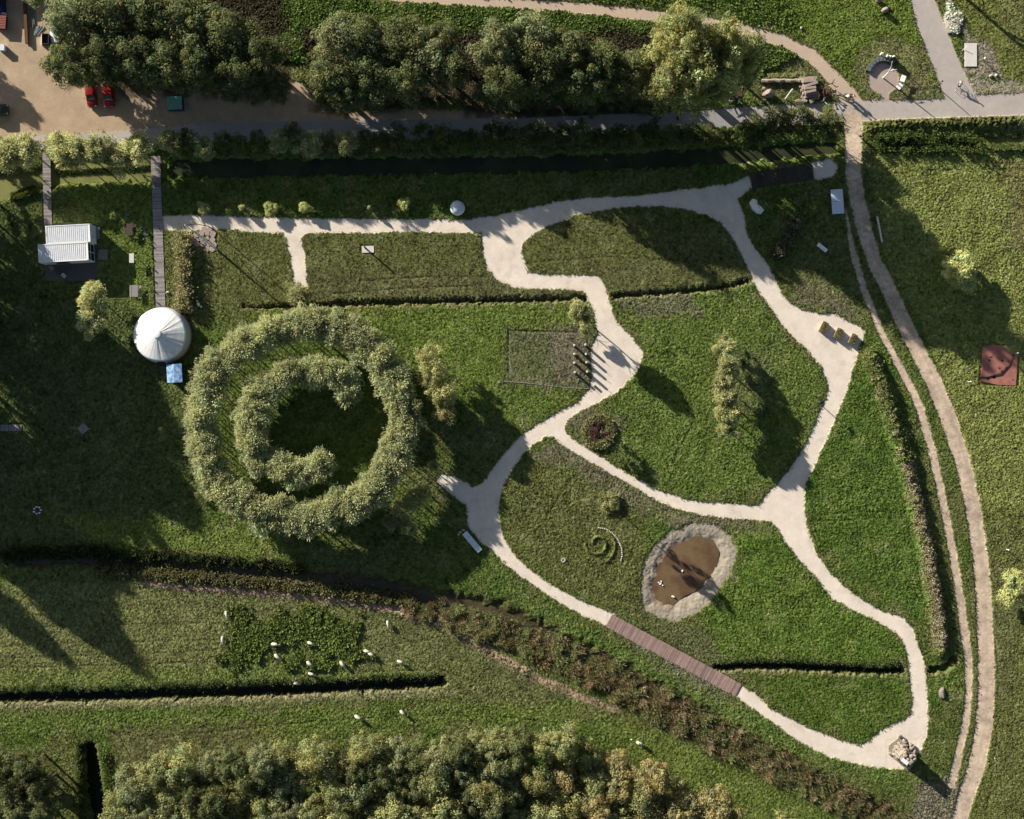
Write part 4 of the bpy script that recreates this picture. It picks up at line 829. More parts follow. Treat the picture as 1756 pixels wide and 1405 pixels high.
chair(247, 394, 0.9, 'grey lounge chair between dark picnic table and boardwalk', 'steel', 0.08); chair(252, 402, 2.2, 'grey folding chair near the boardwalk edge', 'steel', 0.08); chair(220, 368, 0.2, 'small blue-grey stool on the lawn above the picnic table', 'steel', 0.08)
t = thing('info_lectern', 'pale raised information board on two legs right of the container shadow', 'board', P(226, 443, 1.1).xy.to_3d() + Vector((0, 0, zat(228, 443))), D(90))
MB().box((0, 0, 1.12), (1.35, 0.68, 0.05)).build('panel', M['concrete'], t)
for s_ in (-1, 1): MB().box((s_ * 0.45, 0, 0.53), (0.06, 0.06, 1.12)).build('leg', M['steel'], t)
# mast sculpture on flagstones
rr = random.Random(8)
t = thing('flagstone_terrace', 'patch of irregular beige flagstones at the foot of the leaning mast', 'paving', at(352, 409, 0.0)); m = MB()
cells = [(-1.3,.5),(-.5,.7),(.3,.75),(1.1,.6),(-1.4,-.25),(-.6,-.1),(.25,-.05),(1.05,-.2),(-1.2,-.85),(-.35,-.8),(.5,-.8),(1.25,-.95),(.3,-1.5),(1.0,-1.55),(-.1,1.3),(.7,1.35)]
for cx_, cy_ in cells:
    k = rr.randint(4, 6); a0 = rr.random() * 6; m.prism([(cx_ + 0.50 * math.cos(a0 + j * 6.283 / k) * rr.uniform(.85, 1.1), cy_ + 0.49 * math.sin(a0 + j * 6.283 / k) * rr.uniform(.85, 1.1)) for j in range(k)], 0.0, 0.12 + rr.uniform(0, 0.05), 0.97)
m.build('flagstones', M['pinkstone'], t)
b0 = at(372, 429, 0.0); tp = P(317, 386, 12.0) - b0
t = thing('mast_sculpture', 'tall leaning white mast with a curved dark boom above the flagstones', 'sculpture', b0)
MB().tube([(0, 0, 0), tp * 0.5 + Vector((0, 0, 0.2)), tp], [0.13, 0.10, 0.06], 8).build('mast', M['white'], t)
q0 = at(371, 398, 0.0) - b0; MB().tube([q0, q0 * 0.7 + tp * 0.25 + Vector((0.3, 0.5, 1.2)), q0 * 0.35 + tp * 0.62 + Vector((0.1, 0.5, 0.6)), tp], [0.07, 0.06, 0.05, 0.04], 6).build('boom', M['darkwood'], t)
q1 = at(345, 402, 0.0) - b0; MB().tube([q1, tp * 0.30], 0.04, 6).tube([tp * 0.33, q0 * 0.8 + tp * 0.12], 0.04, 6).build('strut', M['steel'], t)
MB().tube([Vector((0.5, -0.4, 0)), tp * 0.2 + Vector((0.4, 0.1, 0.3)), tp * 0.9], 0.04, 6).build('cable', M['steel'], t)
def marker(label, x, y, h, r=0.06, m_='darkwood', lean=(0, 0), cap=None):
    t = thing('wooden_post', label, 'post', at(x, y)); MB().tube([(0, 0, -0.1), (lean[0], lean[1], h)], r, 8).build('post', M[m_], t)
    if cap: MB().lathe([(0.02, h), (cap, h + 0.03), (cap * 0.8, h + 0.12), (0.02, h + 0.15)], 10, (lean[0], lean[1], 0)).build('cap', M['white'], t)
    return t
t = thing('concrete_plinth', 'small pale rectangular slab on the mown lawn under the dark post', 'slab', at(631, 428, 0.03)); MB().box((0, 0, 0.04), (1.75, 0.95, 0.12), D(2)).build('slab', M['concrete'], t)
marker('single dark post standing on the pale slab in the mown lawn', 628, 427, 2.2, 0.13)
# white ball
t = thing('white_ball', 'large blue-white mottled ball beside the upper white path', 'sculpture', at(784.5, 357, 0.0)); k = (HC - 1.1) / HC; t.location.x *= k; t.location.y *= k
me = MB(); me.lathe([(1.08 * math.sin(D(a)), 1.05 - 1.05 * math.cos(D(a))) for a in range(4, 177, 8)], 48); me.build('ball', M['bluewhite'], t, True); MB().lathe([(0.5, 0.0), (0.55, 0.12), (0.3, 0.14)], 20).build('base', M['steel'], t)
# white star sculpture
t = thing('white_rock_sculpture', 'angular white folded sculpture in the shade near the path fork', 'sculpture', at(1296, 355, 0.05))
m = MB(); pt = [(-1.0,.6),(-.55,1.15),(.05,.95),(.2,.35),(.75,-.1),(1.1,-.65),(.7,-1.15),(.1,-1.0),(-.6,-.45)]
V = [(x_, y_, 0) for x_, y_ in pt] + [(x_ * .95, y_ * .95, 0.45 + 0.15 * (i % 3)) for i, (x_, y_) in enumerate(pt)] + [(-0.3, 0.35, 1.25), (0.35, -0.55, 1.0)]
n = 9; F = [(i, (i + 1) % n, n + (i + 1) % n, n + i) for i in range(n)] + [(n + i, n + (i + 1) % n, 18 if i in (0, 1, 2, 7, 8) else 19) for i in range(n)] + [(n + 3, 19, 18), (n + 7, 18, 19)]
m.add(V, F); m.build('body', M['white'], t)
t = thing('display_case', 'white rectangular table-like block in shade left of the dirt track', 'block', at(1436, 346, 0.04), D(4)); k = (HC - 0.8) / HC; t.location.x *= k; t.location.y *= k
MB().box((0, 0, 0.82), (1.72, 3.55, 0.08)).build('top', M['bluewhite'], t); MB().box((0, 0, 0.38), (1.45, 3.2, 0.8)).build('base', M['navy'], t); MB().box((0, 0, 0.863), (1.7, 0.03, 0.006)).build('joint', M['steel'], t)
def bench(x, y, L, W, rz, label, m_, h=0.45, slats=3, ends=True):
    t = thing('bench', label, 'bench', at(x, y, 0.08), rz); m = MB()
    for i in range(slats): m.box((-L / 2 + (i + 0.5) * L / slats, 0, h), (L / slats - 0.03, W, 0.09))
    m.build('seat', M[m_], t)
    for s_ in (-1, 1): MB().box((s_ * L * 0.38, 0, h / 2 - 0.05), (0.14, W * 0.8, h)).build('leg', M['steel'], t)
    return t
bench(1408.5, 425.5, 1.7, 0.55, D(-38), 'small white bench below the display block in dappled shade', 'white'); t = bench(810, 929, 3.55, 0.85, D(-50), 'long blue-grey bench in shade beside the white path', 'bluewhite', 0.45, 4)
MB().box((1.15, -0.12, 0.53), (0.28, 0.2, 0.06)).build('cushion', M['white'], t)
def rocks(name, label, x, y, parts, m_, cat='stone', rz=0.0, group=None, z=None):
    t = thing(name, label, cat, at(x, y, z), rz, group)
    for i, (cx_, cy_, cz_, a, b, c) in enumerate(parts): MB().rock((cx_, cy_, cz_), (a, b, c), i + int(x)).build('block', M[m_], t)
    return t
rocks('stone_cluster', 'three small pale stones beside the long bench', 790, 913, [(0, 0, .15, .25, .2, .2), (.45, .3, .15, .3, .2, .2), (-.3, -.3, .12, .2, .18, .18)], 'palestone')
t = thing('paving_slab', 'grey square slab on the dark left lawn', 'slab', at(143, 735, 0.1), D(42)); MB().box((0, 0, 0.06), (1.25, 1.25, 0.10)).build('slab', M['board'], t)
rocks('campfire_ring', 'ring of pale stones with ash on the dark left lawn', 65, 875, [(.5 * math.cos(a), .5 * math.sin(a), .1, .2, .16, .16) for a in (0, .9, 1.8, 2.7, 3.6, 4.5, 5.4)], 'bluewhite')
# poles at the bulge of the path
for i, (x, y) in enumerate([(984,593),(984,608),(984,623),(985,639),(1003,592),(1004,608),(1005,622),(1006,638),(1018,661)]):
    t = thing('totem_pole', f'short thick pole with a thin rod beside the path bulge, {["top of the left column","second of the left column","third of the left column","bottom of the left column","top of the right column","second of the right column","third of the right column","bottom of the right column","lone lowest one"][i]}', 'pole', at(x, y), 0, 'poles beside the path bulge')
    h = 1.3 if i < 8 else 0.5; MB().tube([(0, 0, -0.1), (0, 0, h)], 0.19, 10).build('pole', M['darkwood'], t); MB().lathe([(0.17, h), (0.18, h + 0.05), (0.02, h + 0.08)], 12).build('cap', M['concrete'], t)
    if i < 8: MB().tube([(0.02, 0, h), (0.02, 0.02, h + 0.45)], 0.03, 5).build('rod', M['steel'], t)
# planters
for i, (x, y) in enumerate([(1413.5,561),(1438.5,572),(1463.5,582)]):
    t = thing('planter', ['straw-filled planter box on the wide path, upper left of three','straw-filled planter box on the wide path, middle of three','straw-filled planter box on the wide path, lower right of three'][i], 'planter', at(x, y, 0.02), D(63), 'planters on the wide path'); k = (HC - 0.8) / HC; t.location.x *= k; t.location.y *= k
    m = MB()
    for s_ in (-1, 1): m.box((0, s_ * 0.44, 0.32), (1.55, 0.05, 0.62)); m.box((s_ * 0.75, 0, 0.32), (0.05, 0.83, 0.62))
    m.box((0, 0, 0.3), (1.44, 0.8, 0.5)); m.build('box', M['wood'], t)
    g = np.random.default_rng(90 + i); nn = 900; q = np.stack([g.uniform(-.72, .72, nn), g.uniform(-.4, .4, nn), g.uniform(0.5, 0.95, nn)], 1); a_ = g.normal(0, 1, (nn, 3)); a_[:, 2] = abs(a_[:, 2]) * 0.7; a_ /= np.linalg.norm(a_, axis=1)[:, None]; b_ = np.cross(a_, g.normal(0, 1, (nn, 3))); b_ /= np.linalg.norm(b_, axis=1)[:, None]
    V = np.stack([q, q + a_ * .09 + b_ * .03, q + a_ * .2, q + a_ * .09 - b_ * .03], 1).reshape(-1, 3); cc = np.repeat(np.array([[.26, .23, .10]]) * g.uniform(.5, 1.3, (nn, 1)), 4, 0); mesh_obj('plants', np_mesh('plants', V, np.arange(4 * nn).reshape(nn, 4), False, cc), M['leaf'], t)
# signs and lamps
def lamp(x, y, h, label, name='street_lamp', m_='steel', head=0.3, lean=(0, 0)):
    t = thing(name, label, name.replace('_', ' '), at(x, y)); MB().tube([(0, 0, -0.1), (lean[0], lean[1], h)], [0.07, 0.045], 8).build('post', M[m_], t)
    MB().lathe([(0.05, h - 0.05), (head, h + 0.02), (head * 0.9, h + 0.16), (0.05, h + 0.24)], 16, (lean[0], lean[1], 0)).build('lamp_head', M['black'], t)
lamp(1402, 690, 2.4, 'dark lamp post on the narrow right path', head=0.32); lamp(1605, 148, 2.7, 'thin post with small head at the road junction', 'sign_post', head=0.12)
# rock tower
t = thing('stone_tower', 'rough tower of beige boulders with a white panel at the lower path end', 'tower', at(1546, 1292, 0.0), D(-38))
rr = random.Random(4); m = MB()
lay = [(3.1, 2.4), (3.0, 2.3), (2.85, 2.15), (2.75, 2.05), (2.5, 1.9), (2.35, 1.75), (2.0, 1.5)]
m.box((0, 0, 1.5), (2.2, 1.5, 2.9))
for q, (W_, D_) in enumerate(lay):
    nx_, ny_ = max(2, round(W_ / .6)), max(2, round(D_ / .55))
    for i in range(nx_):
        for j in range(ny_):
            if 0 < i < nx_ - 1 and 0 < j < ny_ - 1 and q < 6: continue
            m.rock((-W_ / 2 + W_ * (i + .5) / nx_ + rr.uniform(-.1, .1), -D_ / 2 + D_ * (j + .5) / ny_ + rr.uniform(-.1, .1), q * .46 + .28 + rr.uniform(-.12, .12)), (rr.uniform(.32, .46), rr.uniform(.28, .42), .30), rr.randint(0, 999))
m.build('stonework', M['towerstone'], t); MB().box((-.2, -.55, 3.2), (1.0, .55, .5)).build('white_panel', M['white'], t); MB().box((.5, -.6, 3.18), (.35, .55, .45)).build('dark_opening', M['black'], t)
m = MB()
for i in range(9): m.rock((rr.uniform(-1.9, 1.4), 1.3 + rr.uniform(-.1, .6), 0.3), (.42, .36, .4), i + 50)
m.build('rubble_heap', M['stone'], t); MB().prism([(-2.2, -.3), (-1.4, -1.3), (1.7, -1.4), (1.9, 1.1), (0, 1.8), (-1.7, 1.7)], 0.0, 0.09).build('base', M['towerstone'], t)
rocks('dirt_mound', 'oblong grey earth mound near the lower right ditch', 1615, 1188, [(0, 0, .1, .55, 1.25, .5)], 'stone', 'mound')
# pond things
rocks('stone_cluster', 'pale wooden crossed pieces on the left pond edge', 1133, 1002, [(0, 0, .05, .2, .16, .12), (.3, -.2, .04, .14, .1, .1), (-.25, .2, .04, .12, .12, .1), (.1, .35, .05, .1, .16, .1)], 'white', 'stones', 0, None, -.2)
rocks('stone', 'white stone in the middle of the muddy pond', 1171, 980, [(0, 0, .05, .18, .2, .18)], 'white', 'stone', 0, None, -.25); rocks('stone', 'white block at the lower pond edge', 1155, 1024, [(0, 0, .12, .3, .15, .2)], 'white', 'stone', -.5, None, -.2)
# arc of pale stones and the wire frame
m = MB(); arc = [(1027,905),(1038,907),(1050,914),(1060,926),(1066,940),(1067,953),(1064,963)]; W3 = walk(arc, 3.2)
for i, (x, y) in enumerate(W3):
    t = thing('kerb_stone', f'pale stone of the curved line beside the turf spiral, {ordn(i + 1)} from its upper end', 'stone', at(x, y, 0.14), i * .7, 'pale stones in an arc'); MB().rock((0, 0, .06), (.15, .13, .1), i).build('block', M['palestone'], t)
t = thing('square_frame', 'small white square frame standing in the dry grass left of the turf spiral', 'frame', at(965.5, 960)); m = MB()
for a in range(4): m.box((0.24 * math.cos(a * math.pi / 2), 0.24 * math.sin(a * math.pi / 2), 0.3), (0.07, 0.55, 0.07), a * math.pi / 2)
m.build('rim', M['white'], t, rz=.6)
for s_ in (-1, 1): MB().box((s_ * .2, 0, .13), (.04, .04, .3)).build('leg', M['steel'], t)
# terracotta mat with a branch
t = thing('rubber_mat', 'flat terracotta square with dark blots in the right meadow', 'mat', at(1712, 626, 0.2)); q = [(-2.3,2.55),(-.9,3.0),(.6,2.75),(1.75,1.75),(2.75,1.5),(2.45,-3.0),(-.2,-2.9),(-2.75,-2.35),(-2.55,-1.0)]
MB().prism(q, -0.1, 0.06).build('slab', M['orange'], t); rr = random.Random(2); m = MB()
for i in range(13):
    cx_, cy_ = rr.uniform(-2.1, 2.2), rr.uniform(-2.3, 1.6); a0 = rr.random() * 6; m.prism([(cx_ + rr.uniform(.08, .3) * math.cos(a0 + j), cy_ + rr.uniform(.08, .24) * math.sin(a0 + j)) for j in (0, 1, 2, 3, 4, 5)], 0.062, 0.066)
m.build('blots', mat('dark_blots', (0.05, 0.015, 0.02), 0.9), t)
t = thing('branch', 'long bare curved branch lying across the terracotta square', 'branch', at(1712, 626, 0.27)); MB().tube([(-3.0, -1.9, .05), (-1.6, -1.7, .1), (.1, -1.2, .15), (1.3, .1, .15), (2.0, 1.4, .1)], [.05, .08, .09, .07, .04], 6).tube([(.1, -1.2, .15), (.3, -.6, .3)], .04, 5).tube([(1.0, -.2, .15), (.6, .3, .25)], .03, 5).build('stem', M['darkwood'], t)
t = thing('timber_beam', 'pale squared beam lying right of the dirt track', 'beam', at(1507.5, 394, 0.15), D(-79)); MB().box((0, 0, .12), (3.8, .24, .24)).build('beam', M['concrete'], t)
for i, (x, y, h, l) in enumerate([(1660,655,1.1,'white stake left of the terracotta square'),(1725,942,0.9,'white marker with short shadow in the right meadow'),(1742,606,.8,'pale stake at the upper corner of the terracotta square'),(1672,712,.3,'tiny white stake beside the dirt track, upper'),(1690,942,.4,'tiny white stake beside the dirt track, lower'),(1705,1300,.3,'tiny white stake in the lower right meadow'),(1540,490,.4,'tiny white stake in the shaded meadow')]):
    marker(l, x, y, h, .05, 'white', (0, 0), .13 if h > .6 else None)
for i, (x, y) in enumerate([(188,1250),(345,1240),(785,1215),(1095,1272)]): marker(f'thin dark fence post in the lower pasture, {ordn(i + 1)} from the left', x, y, 1.2, .05)

# ------------------------------------------------------------------ north-east corner
rocks('standing_stone', 'tall grey-brown block with slanted top left of the leaning white pole', 1315, 164, [(0, 0, .7, 1.0, .75, 1.15), (-.5, .9, .3, .4, .35, .45)], 'stone', 'stone'); rocks('millstone', 'flat round stone below the tall block', 1308, 174, [(0, 0, .1, .38, .32, .16)], 'stone', 'stone')
t = thing('log_wall', 'row of rough brown logs forming a low wall behind the lawn', 'logs', at(1340, 140, 0.2))
for i, (a, b) in enumerate([(-3.0, -1.2), (-1.3, .5), (.4, 1.9), (1.8, 3.2)]): MB().tube([(a, .12 * (i % 2), .3), ((a + b) / 2, -.06, .36), (b, .1 * (i % 2), .3)], [.26, .3, .24], 8).build('log', M['wood'], t)
marker('long white leaning pole between the tall block and the stone stack', 1346, 171, 2.4, .09, 'white', (.55, .9))
t = thing('slab_stack', 'big stack of long pink-beige stone slabs beside the road', 'stone stack', at(1386, 152, 0.02), D(8)); rr = random.Random(12)
for k in range(4):
    for j in range(7 - k): MB().box((rr.uniform(-.25, .25) + k * .06, -1.5 + j * .5 + k * .26, .2 + k * .36), (rr.uniform(1.9, 2.5) - k * .15, rr.uniform(.34, .46), .34), D(rr.uniform(-6, 10)), taper=.94).build('slab', M['pinkstone'], t)
MB().rock((.2, -1.95, .45), (.5, .45, .5), 77).build('block', M['stone'], t)
rocks('stone_block', 'flat grey slab lying in front of the pink stone stack', 1370, 175, [(0, 0, .18, .8, .35, .22), (.9, 0, .22, .4, .35, .26)], 'stone', 'stone')
def scrap(x, y, label, n, seed, cols, sz=1.0):
    t = thing('scrap_sculpture', label, 'sculpture', at(x, y)); rr = random.Random(seed)
    for i in range(n):
        a = Vector((rr.uniform(-1, 1), rr.uniform(-1.2, 1.2), rr.uniform(0, 1.0))) * sz; b = a + Vector((rr.uniform(-1, 1), rr.uniform(-1, 1), rr.uniform(-.2, .9))) * .8 * sz; b.z = max(b.z, .05)
        mid = (a + b) / 2 + Vector((rr.uniform(-.3, .3), rr.uniform(-.3, .3), .2)); MB().tube([a, mid, b], [.05, .09, .05], 6).build('rod' if i % 3 else 'plate', M[cols[i % len(cols)]], t)
    MB().lathe([(.9 * sz, -.05), (.8 * sz, .12), (.3, .15)], 9).build('base', M['rust'], t)
scrap(1415, 162, 'dark tangled metal sculpture with pale parts right of the stone stack', 20, 3, ['rust', 'black', 'palestone', 'steel', 'rust'], 1.15); scrap(1262, 163, 'dark sculpture with white spikes at the foot of the poplars', 20, 4, ['black', 'white', 'rust', 'black', 'palestone'], 1.2)
# round pavement with sculpture
t = thing('curved_bench', 'curved grey block bench on the upper rim of the round pavement', 'bench', at(1514, 135, .02))
for i, a in enumerate(range(74, 156, 13)): MB().box((2.45 * math.cos(D(a)), 2.75 * math.sin(D(a)), .3), (.62, .6, .55), D(a + 90)).build('block', M['steel'], t)
for i, (x, y) in enumerate([(1509.5,95),(1519,99),(1524.5,100),(1530,100)]):
    t = thing('flame_finial', f'small white flame-shaped ornament on the pavement rim, {ordn(i + 1)} of four from the left', 'ornament', at(x, y, 0.1), i * 1.1, 'white flame ornaments'); MB().lathe([(.12, 0), (.10, .35), (.2, .55), (.14, .85), (.02, 1.1)], 10).build('flame', M['white'], t)
    MB().tube([(0, 0, .5), (.25, .1, .8), (.15, .1, 1.0)], [.08, .06, .01], 6).build('tongue', M['white'], t)
t = thing('wedge_sculpture', 'black wedge-shaped plate sculpture on the right of the round pavement', 'sculpture', at(1527, 109, .02)); m = MB()
m.prism([(-.6, .75), (.7, .7), (.35, -.35), (-.35, -.2)], 0, 1.3, .7).box((.35, .1, 1.5), (1.1, .12, .7), D(-42)).build('plate', M['black'], t); MB().tube([(-.4, .2, 0), (-.5, .4, 2.0)], .05, 6).build('stay', M['steel'], t)
bp_ = at(1514, 134, .03); tp = P(1530, 106, 5.0) - bp_
t = thing('sail_sculpture', 'white curved pole carrying a white petal on the round pavement', 'sculpture', bp_); MB().tube([(0, 0, 0), tp * .35 + Vector((.25, -.1, .3)), tp * .7 + Vector((.2, -.1, .2)), tp], [.10, .09, .07, .05], 8).build('pole', M['white'], t)
c0 = tp * .42 + Vector((.3, -.1, .2)); MB().add([c0, c0 + Vector((.5, .28, .05)), c0 + Vector((1.15, .3, .1)), c0 + Vector((.6, .0, -.05)), c0 + Vector((.5, .2, .16))], [(0, 1, 4), (1, 2, 4), (2, 3, 4), (3, 0, 4), (0, 3, 2, 1)]).build('petal', M['white'], t)
for i, (x, y, a, L) in enumerate([(1545,138,70,.95),(1539,151,48,.85)]):
    t = thing('white_panel_seat', ['bright white raised seat slab on the pavement rim, upper of two','bright white raised seat slab on the pavement rim, lower of two'][i], 'seat', at(x, y, .05), D(a)); MB().box((0, 0, .95), (L * 1.0, .68, .10)).build('seat', M['white'], t); MB().box((0, 0, .45), (.12, .12, .92)).build('leg', M['steel'], t)
rocks('standing_stone', 'grey standing block at the top edge, upper of two', 1505, 2, [(0, 0, .55, .5, .5, .8)], 'stone', 'stone'); rocks('standing_stone', 'grey standing block near the top edge, lower of two', 1515, 20, [(0, 0, .6, .5, .5, .85)], 'stone', 'stone')
marker('small dark post on the grass near the top edge', 1347, 9, 1.0, .08); rocks('stone', 'small white stone on the grass above the gravel path', 1373, 49, [(0, 0, .15, .25, .3, .2)], 'palestone')
rocks('boulder', 'pale boulder pair between the poplars and the gravel path', 1201, 72, [(0, 0, .3, .6, .55, .5), (.5, -.7, .25, .45, .4, .4)], 'palestone', 'boulder')
t = thing('concrete_plate', 'large white rectangular plate lying on the gravel triangle', 'slab', at(1664, 95, .02)); MB().box((0, 0, .14), (1.72, 3.4, .22)).build('plate', M['concrete'], t)
marker('white slanting stick left of the white plate', 1649, 88, .7, .04, 'white', (.45, .45)); marker('short post with a white cap right of the white plate', 1684, 104, 1.1, .06, 'darkwood', (0, 0), .15)
g_ = random.Random(31)
t = thing('rubble_pile', 'heap of white broken rubble beside the asphalt path', 'rubble', at(1632, 40)); m = MB()
for i in range(60):
    a, r = g_.random() * 6.28, g_.random() ** .5; m.rock((1.3 * r * math.cos(a), 1.6 * r * math.sin(a), .45 * (1 - r)), (.2, .18, .16), i, sub=1)
m.rock((0, 0, .08), (1.6, 1.9, .3), 3); m.build('rubble', M['palestone'], t)
rocks('stone', 'pale stone in the weeds below the white plate', 1698, 131, [(0, 0, .15, .35, .28, .25), (.8, .1, .12, .3, .25, .2)], 'palestone')

# ------------------------------------------------------------------ yard in the top left corner
def car(x, y, rz, label, paint, L=3.7, W=1.62, H=1.45):
    t = thing('parked_car', label, 'car', at(x, y, .02), rz); w2 = W / 2
    def loft(sec):
        V, F = [], []; ys = sec
        for (yy, hw, z0, z1, ch) in sec: V += [(-hw, yy, z0), (-hw * 1.02, yy, (z0 + z1) / 2), (-hw + ch, yy, z1 - ch * .5), (-hw * .5, yy, z1), (hw * .5, yy, z1), (hw - ch, yy, z1 - ch * .5), (hw * 1.02, yy, (z0 + z1) / 2), (hw, yy, z0)]
        n = 8
        for i in range(len(sec) - 1): F += [(i * n + k, i * n + (k + 1) % n, (i + 1) * n + (k + 1) % n, (i + 1) * n + k) for k in range(n)]
        return V, F + [tuple(range(n))[::-1], tuple(range((len(sec) - 1) * n, len(sec) * n))]
    l = L / 2
    MB().add(*loft([(-l, w2 * .72, .32, .62, .1), (-l + .18, w2 * .92, .22, .78, .12), (-l + .9, w2, .2, .95, .12), (l - .5, w2, .2, .95, .12), (l - .1, w2 * .93, .24, .88, .12), (l, w2 * .8, .34, .72, .1)])).build('body', paint, t, True)
    MB().add(*loft([(-l + .92, w2 * .86, .9, .96, .04), (-l + 1.5, w2 * .78, .9, H - .04, .1), (l - .75, w2 * .78, .9, H - .04, .1), (l - .22, w2 * .84, .9, .98, .04)])).build('glasshouse', M['glass'], t, True)
    MB().add(*loft([(-l + 1.42, w2 * .76, H - .1, H - .02, .05), (-l + 1.7, w2 * .79, H - .09, H + .02, .06), (l - .9, w2 * .79, H - .09, H + .02, .06), (l - .6, w2 * .75, H - .12, H - .04, .05)])).build('roof', paint, t, True)
    for sx in (-1, 1):
        for yy in (-l + .72, l - .68):
            wh = MB().tube([(sx * (w2 - .2), yy, .3), (sx * (w2 + .0), yy, .3)], .3, 16).build('wheel', M['rubber'], t); MB().tube([(sx * (w2 + .0), yy, .3), (sx * (w2 + .02), yy, .3)], .18, 12).build('rim', M['chrome'], wh)
        MB().box((sx * w2 * .62, -l + .13, .66), (.34, .12, .12), D(-20 * sx)).build('headlight', M['chrome'], t); MB().box((sx * (w2 + .1), -l + 1.3, .95), (.18, .1, .12)).build('mirror', paint, t); MB().box((sx * w2 * .7, l - .04, .7), (.28, .06, .12)).build('tail_light', M['red'], t)
    return t
car(158.5, 164, D(6), 'small red car half under the trees, left of two', M['red'], 3.7, 1.5); car(188.5, 164, D(0), 'red car with dark windscreen, right of two', M['red'], 3.8, 1.62); car(-6, 190, D(90), 'dark olive car cut by the left picture edge', M['cardark'], 3.9, 1.7)
t = thing('waste_container', 'green slatted skip container in the shade north of the road', 'container', at(303, 180, .02), D(2)); MB().box((0, 0, .6), (2.15, 1.95, 1.1), taper=1.04).build('body', M['navy'], t); m = MB()
for i in range(9): m.box((0, -.86 + i * .215, 1.2), (2.15, .17, .08))
m.build('lid', M['mint'], t)
for s_ in (-1, 1): MB().box((s_ * 1.1, 0, .75), (.07, 1.6, .1)).build('rail', M['navy'], t)
t = thing('steel_beam', 'long rusty steel beam lying on the sand yard', 'beam', at(46, 42, .03), D(93)); MB().box((0, 0, .12), (5.9, .45, .05)).box((0, 0, .30), (5.9, .12, .31)).box((0, 0, .48), (5.9, .45, .05)).build('girder', M['rust'], t)
for i, (x, y, L) in enumerate([(52.5, 30, 2.9), (56, 32, 2.8), (59, 30, 2.2)]):
    t = thing('steel_pipe', f'grey pipe lying right of the rusty beam, {ordn(i + 1)} from the left', 'pipe', at(x, y, .12), D(93), 'grey pipes on the yard'); MB().tube([(-L / 2, 0, 0), (L / 2, 0, 0)], .09, 10).build('pipe', M['steel'], t)
rr = random.Random(21)
for i in range(8):
    t = thing('metal_profile', f'grey metal profile of the loose bundle on the yard, {ordn(i + 1)} of eight', 'metal strip', at(66 + i * 1.2 - 4, 53 + rr.uniform(-2, 2), .08 + .03 * (i % 3)), D(55 + rr.uniform(-14, 14)), 'grey metal strips on the yard'); MB().box((0, 0, 0), (1.6, .13, .06)).build('strip', M['steel'], t)
t = thing('wooden_plank', 'bright pale plank standing beside the dark frame', 'plank', at(73, 69, .05), D(88)); MB().box((0, 0, .2), (1.65, .12, .4)).build('plank', M['white'], t)
t = thing('dark_crate', 'dark open crate between plank and rubble heap', 'crate', at(80.5, 69, .02)); MB().box((0, 0, .05), (1.0, 1.5, .08)).box((-.47, 0, .4), (.06, 1.5, .7)).box((.47, 0, .4), (.06, 1.5, .7)).box((0, .72, .4), (.88, .06, .7)).box((0, -.72, .4), (.88, .06, .7)).build('crate', M['darkwood'], t)
t = thing('rubble_pile', 'heap of white rubble and rags at the grove edge on the yard', 'rubble', at(98, 57)); m = MB()
for i in range(60):
    a, r = rr.random() * 6.28, rr.random() ** .5; m.rock((.95 * r * math.cos(a), 1.55 * r * math.sin(a), .5 * (1 - r)), (.2, .16, .13), i, sub=1)
m.rock((0, 0, .08), (1.2, 1.8, .3), 3); m.build('rubble', M['bluewhite'], t)
t = thing('white_sheet', 'triangular white sheet on the shaded yard near the top edge', 'sheet', at(83, 10, .03)); MB().prism([(-.6, .45), (.45, .1), (.15, -.5)], 0, .12, .9).build('sheet', M['bluewhite'], t)
t = thing('pallet_stack', 'faded red slatted stack at the left picture edge', 'pallets', at(4, 41, .02), D(-4)); m = MB()
for i in range(8): m.box((0, -.85 + i * .24, .95), (1.75, .15, .06))
m.build('slats', M['brickred'], t); MB().box((0, 0, .46), (1.5, 1.75, .9)).build('body', M['rust'], t)
t = thing('white_box', 'white square box at the left picture edge below the red stack', 'box', at(6, 84, .02)); MB().box((0, 0, .4), (.82, .8, .78)).build('body', M['bluewhite'], t); MB().box((0, 0, .81), (.88, .86, .05)).build('lid', M['bluewhite'], t)
t = thing('white_sheet', 'crumpled white tarpaulin at the left edge above the red stack', 'sheet', at(7, 24, .02), D(-25)); MB().rock((0, 0, .35), (.65, .25, .2), 5).build('sheet', M['bluewhite'], t); 
t = thing('dark_machine', 'dark blue machine in the shade at the upper left corner', 'machine', at(-2, 10, .02)); MB().box((0, 0, .7), (2.2, 2.4, 1.3), taper=.85).build('body', M['navy'], t); MB().box((.3, .2, 1.55), (1.2, 1.1, .5), taper=.8).build('cab', M['black'], t)
t = thing('storage_barn', 'barn north of the sand yard outside the frame', 'barn', at(30, -48, .02)); MB().box((0, 0, 1.4), (9, 4.2, 2.8)).build('wall', M['darkwood'], t); MB().add([(-4.7,-2.3,2.82),(4.7,-2.3,2.82),(4.7,2.3,2.82),(-4.7,2.3,2.82),(-4.7,0,3.6),(4.7,0,3.6)], [(0,1,5,4),(3,4,5,2),(0,4,3),(1,2,5),(0,3,2,1)]).build('roof', M['steel'], t)

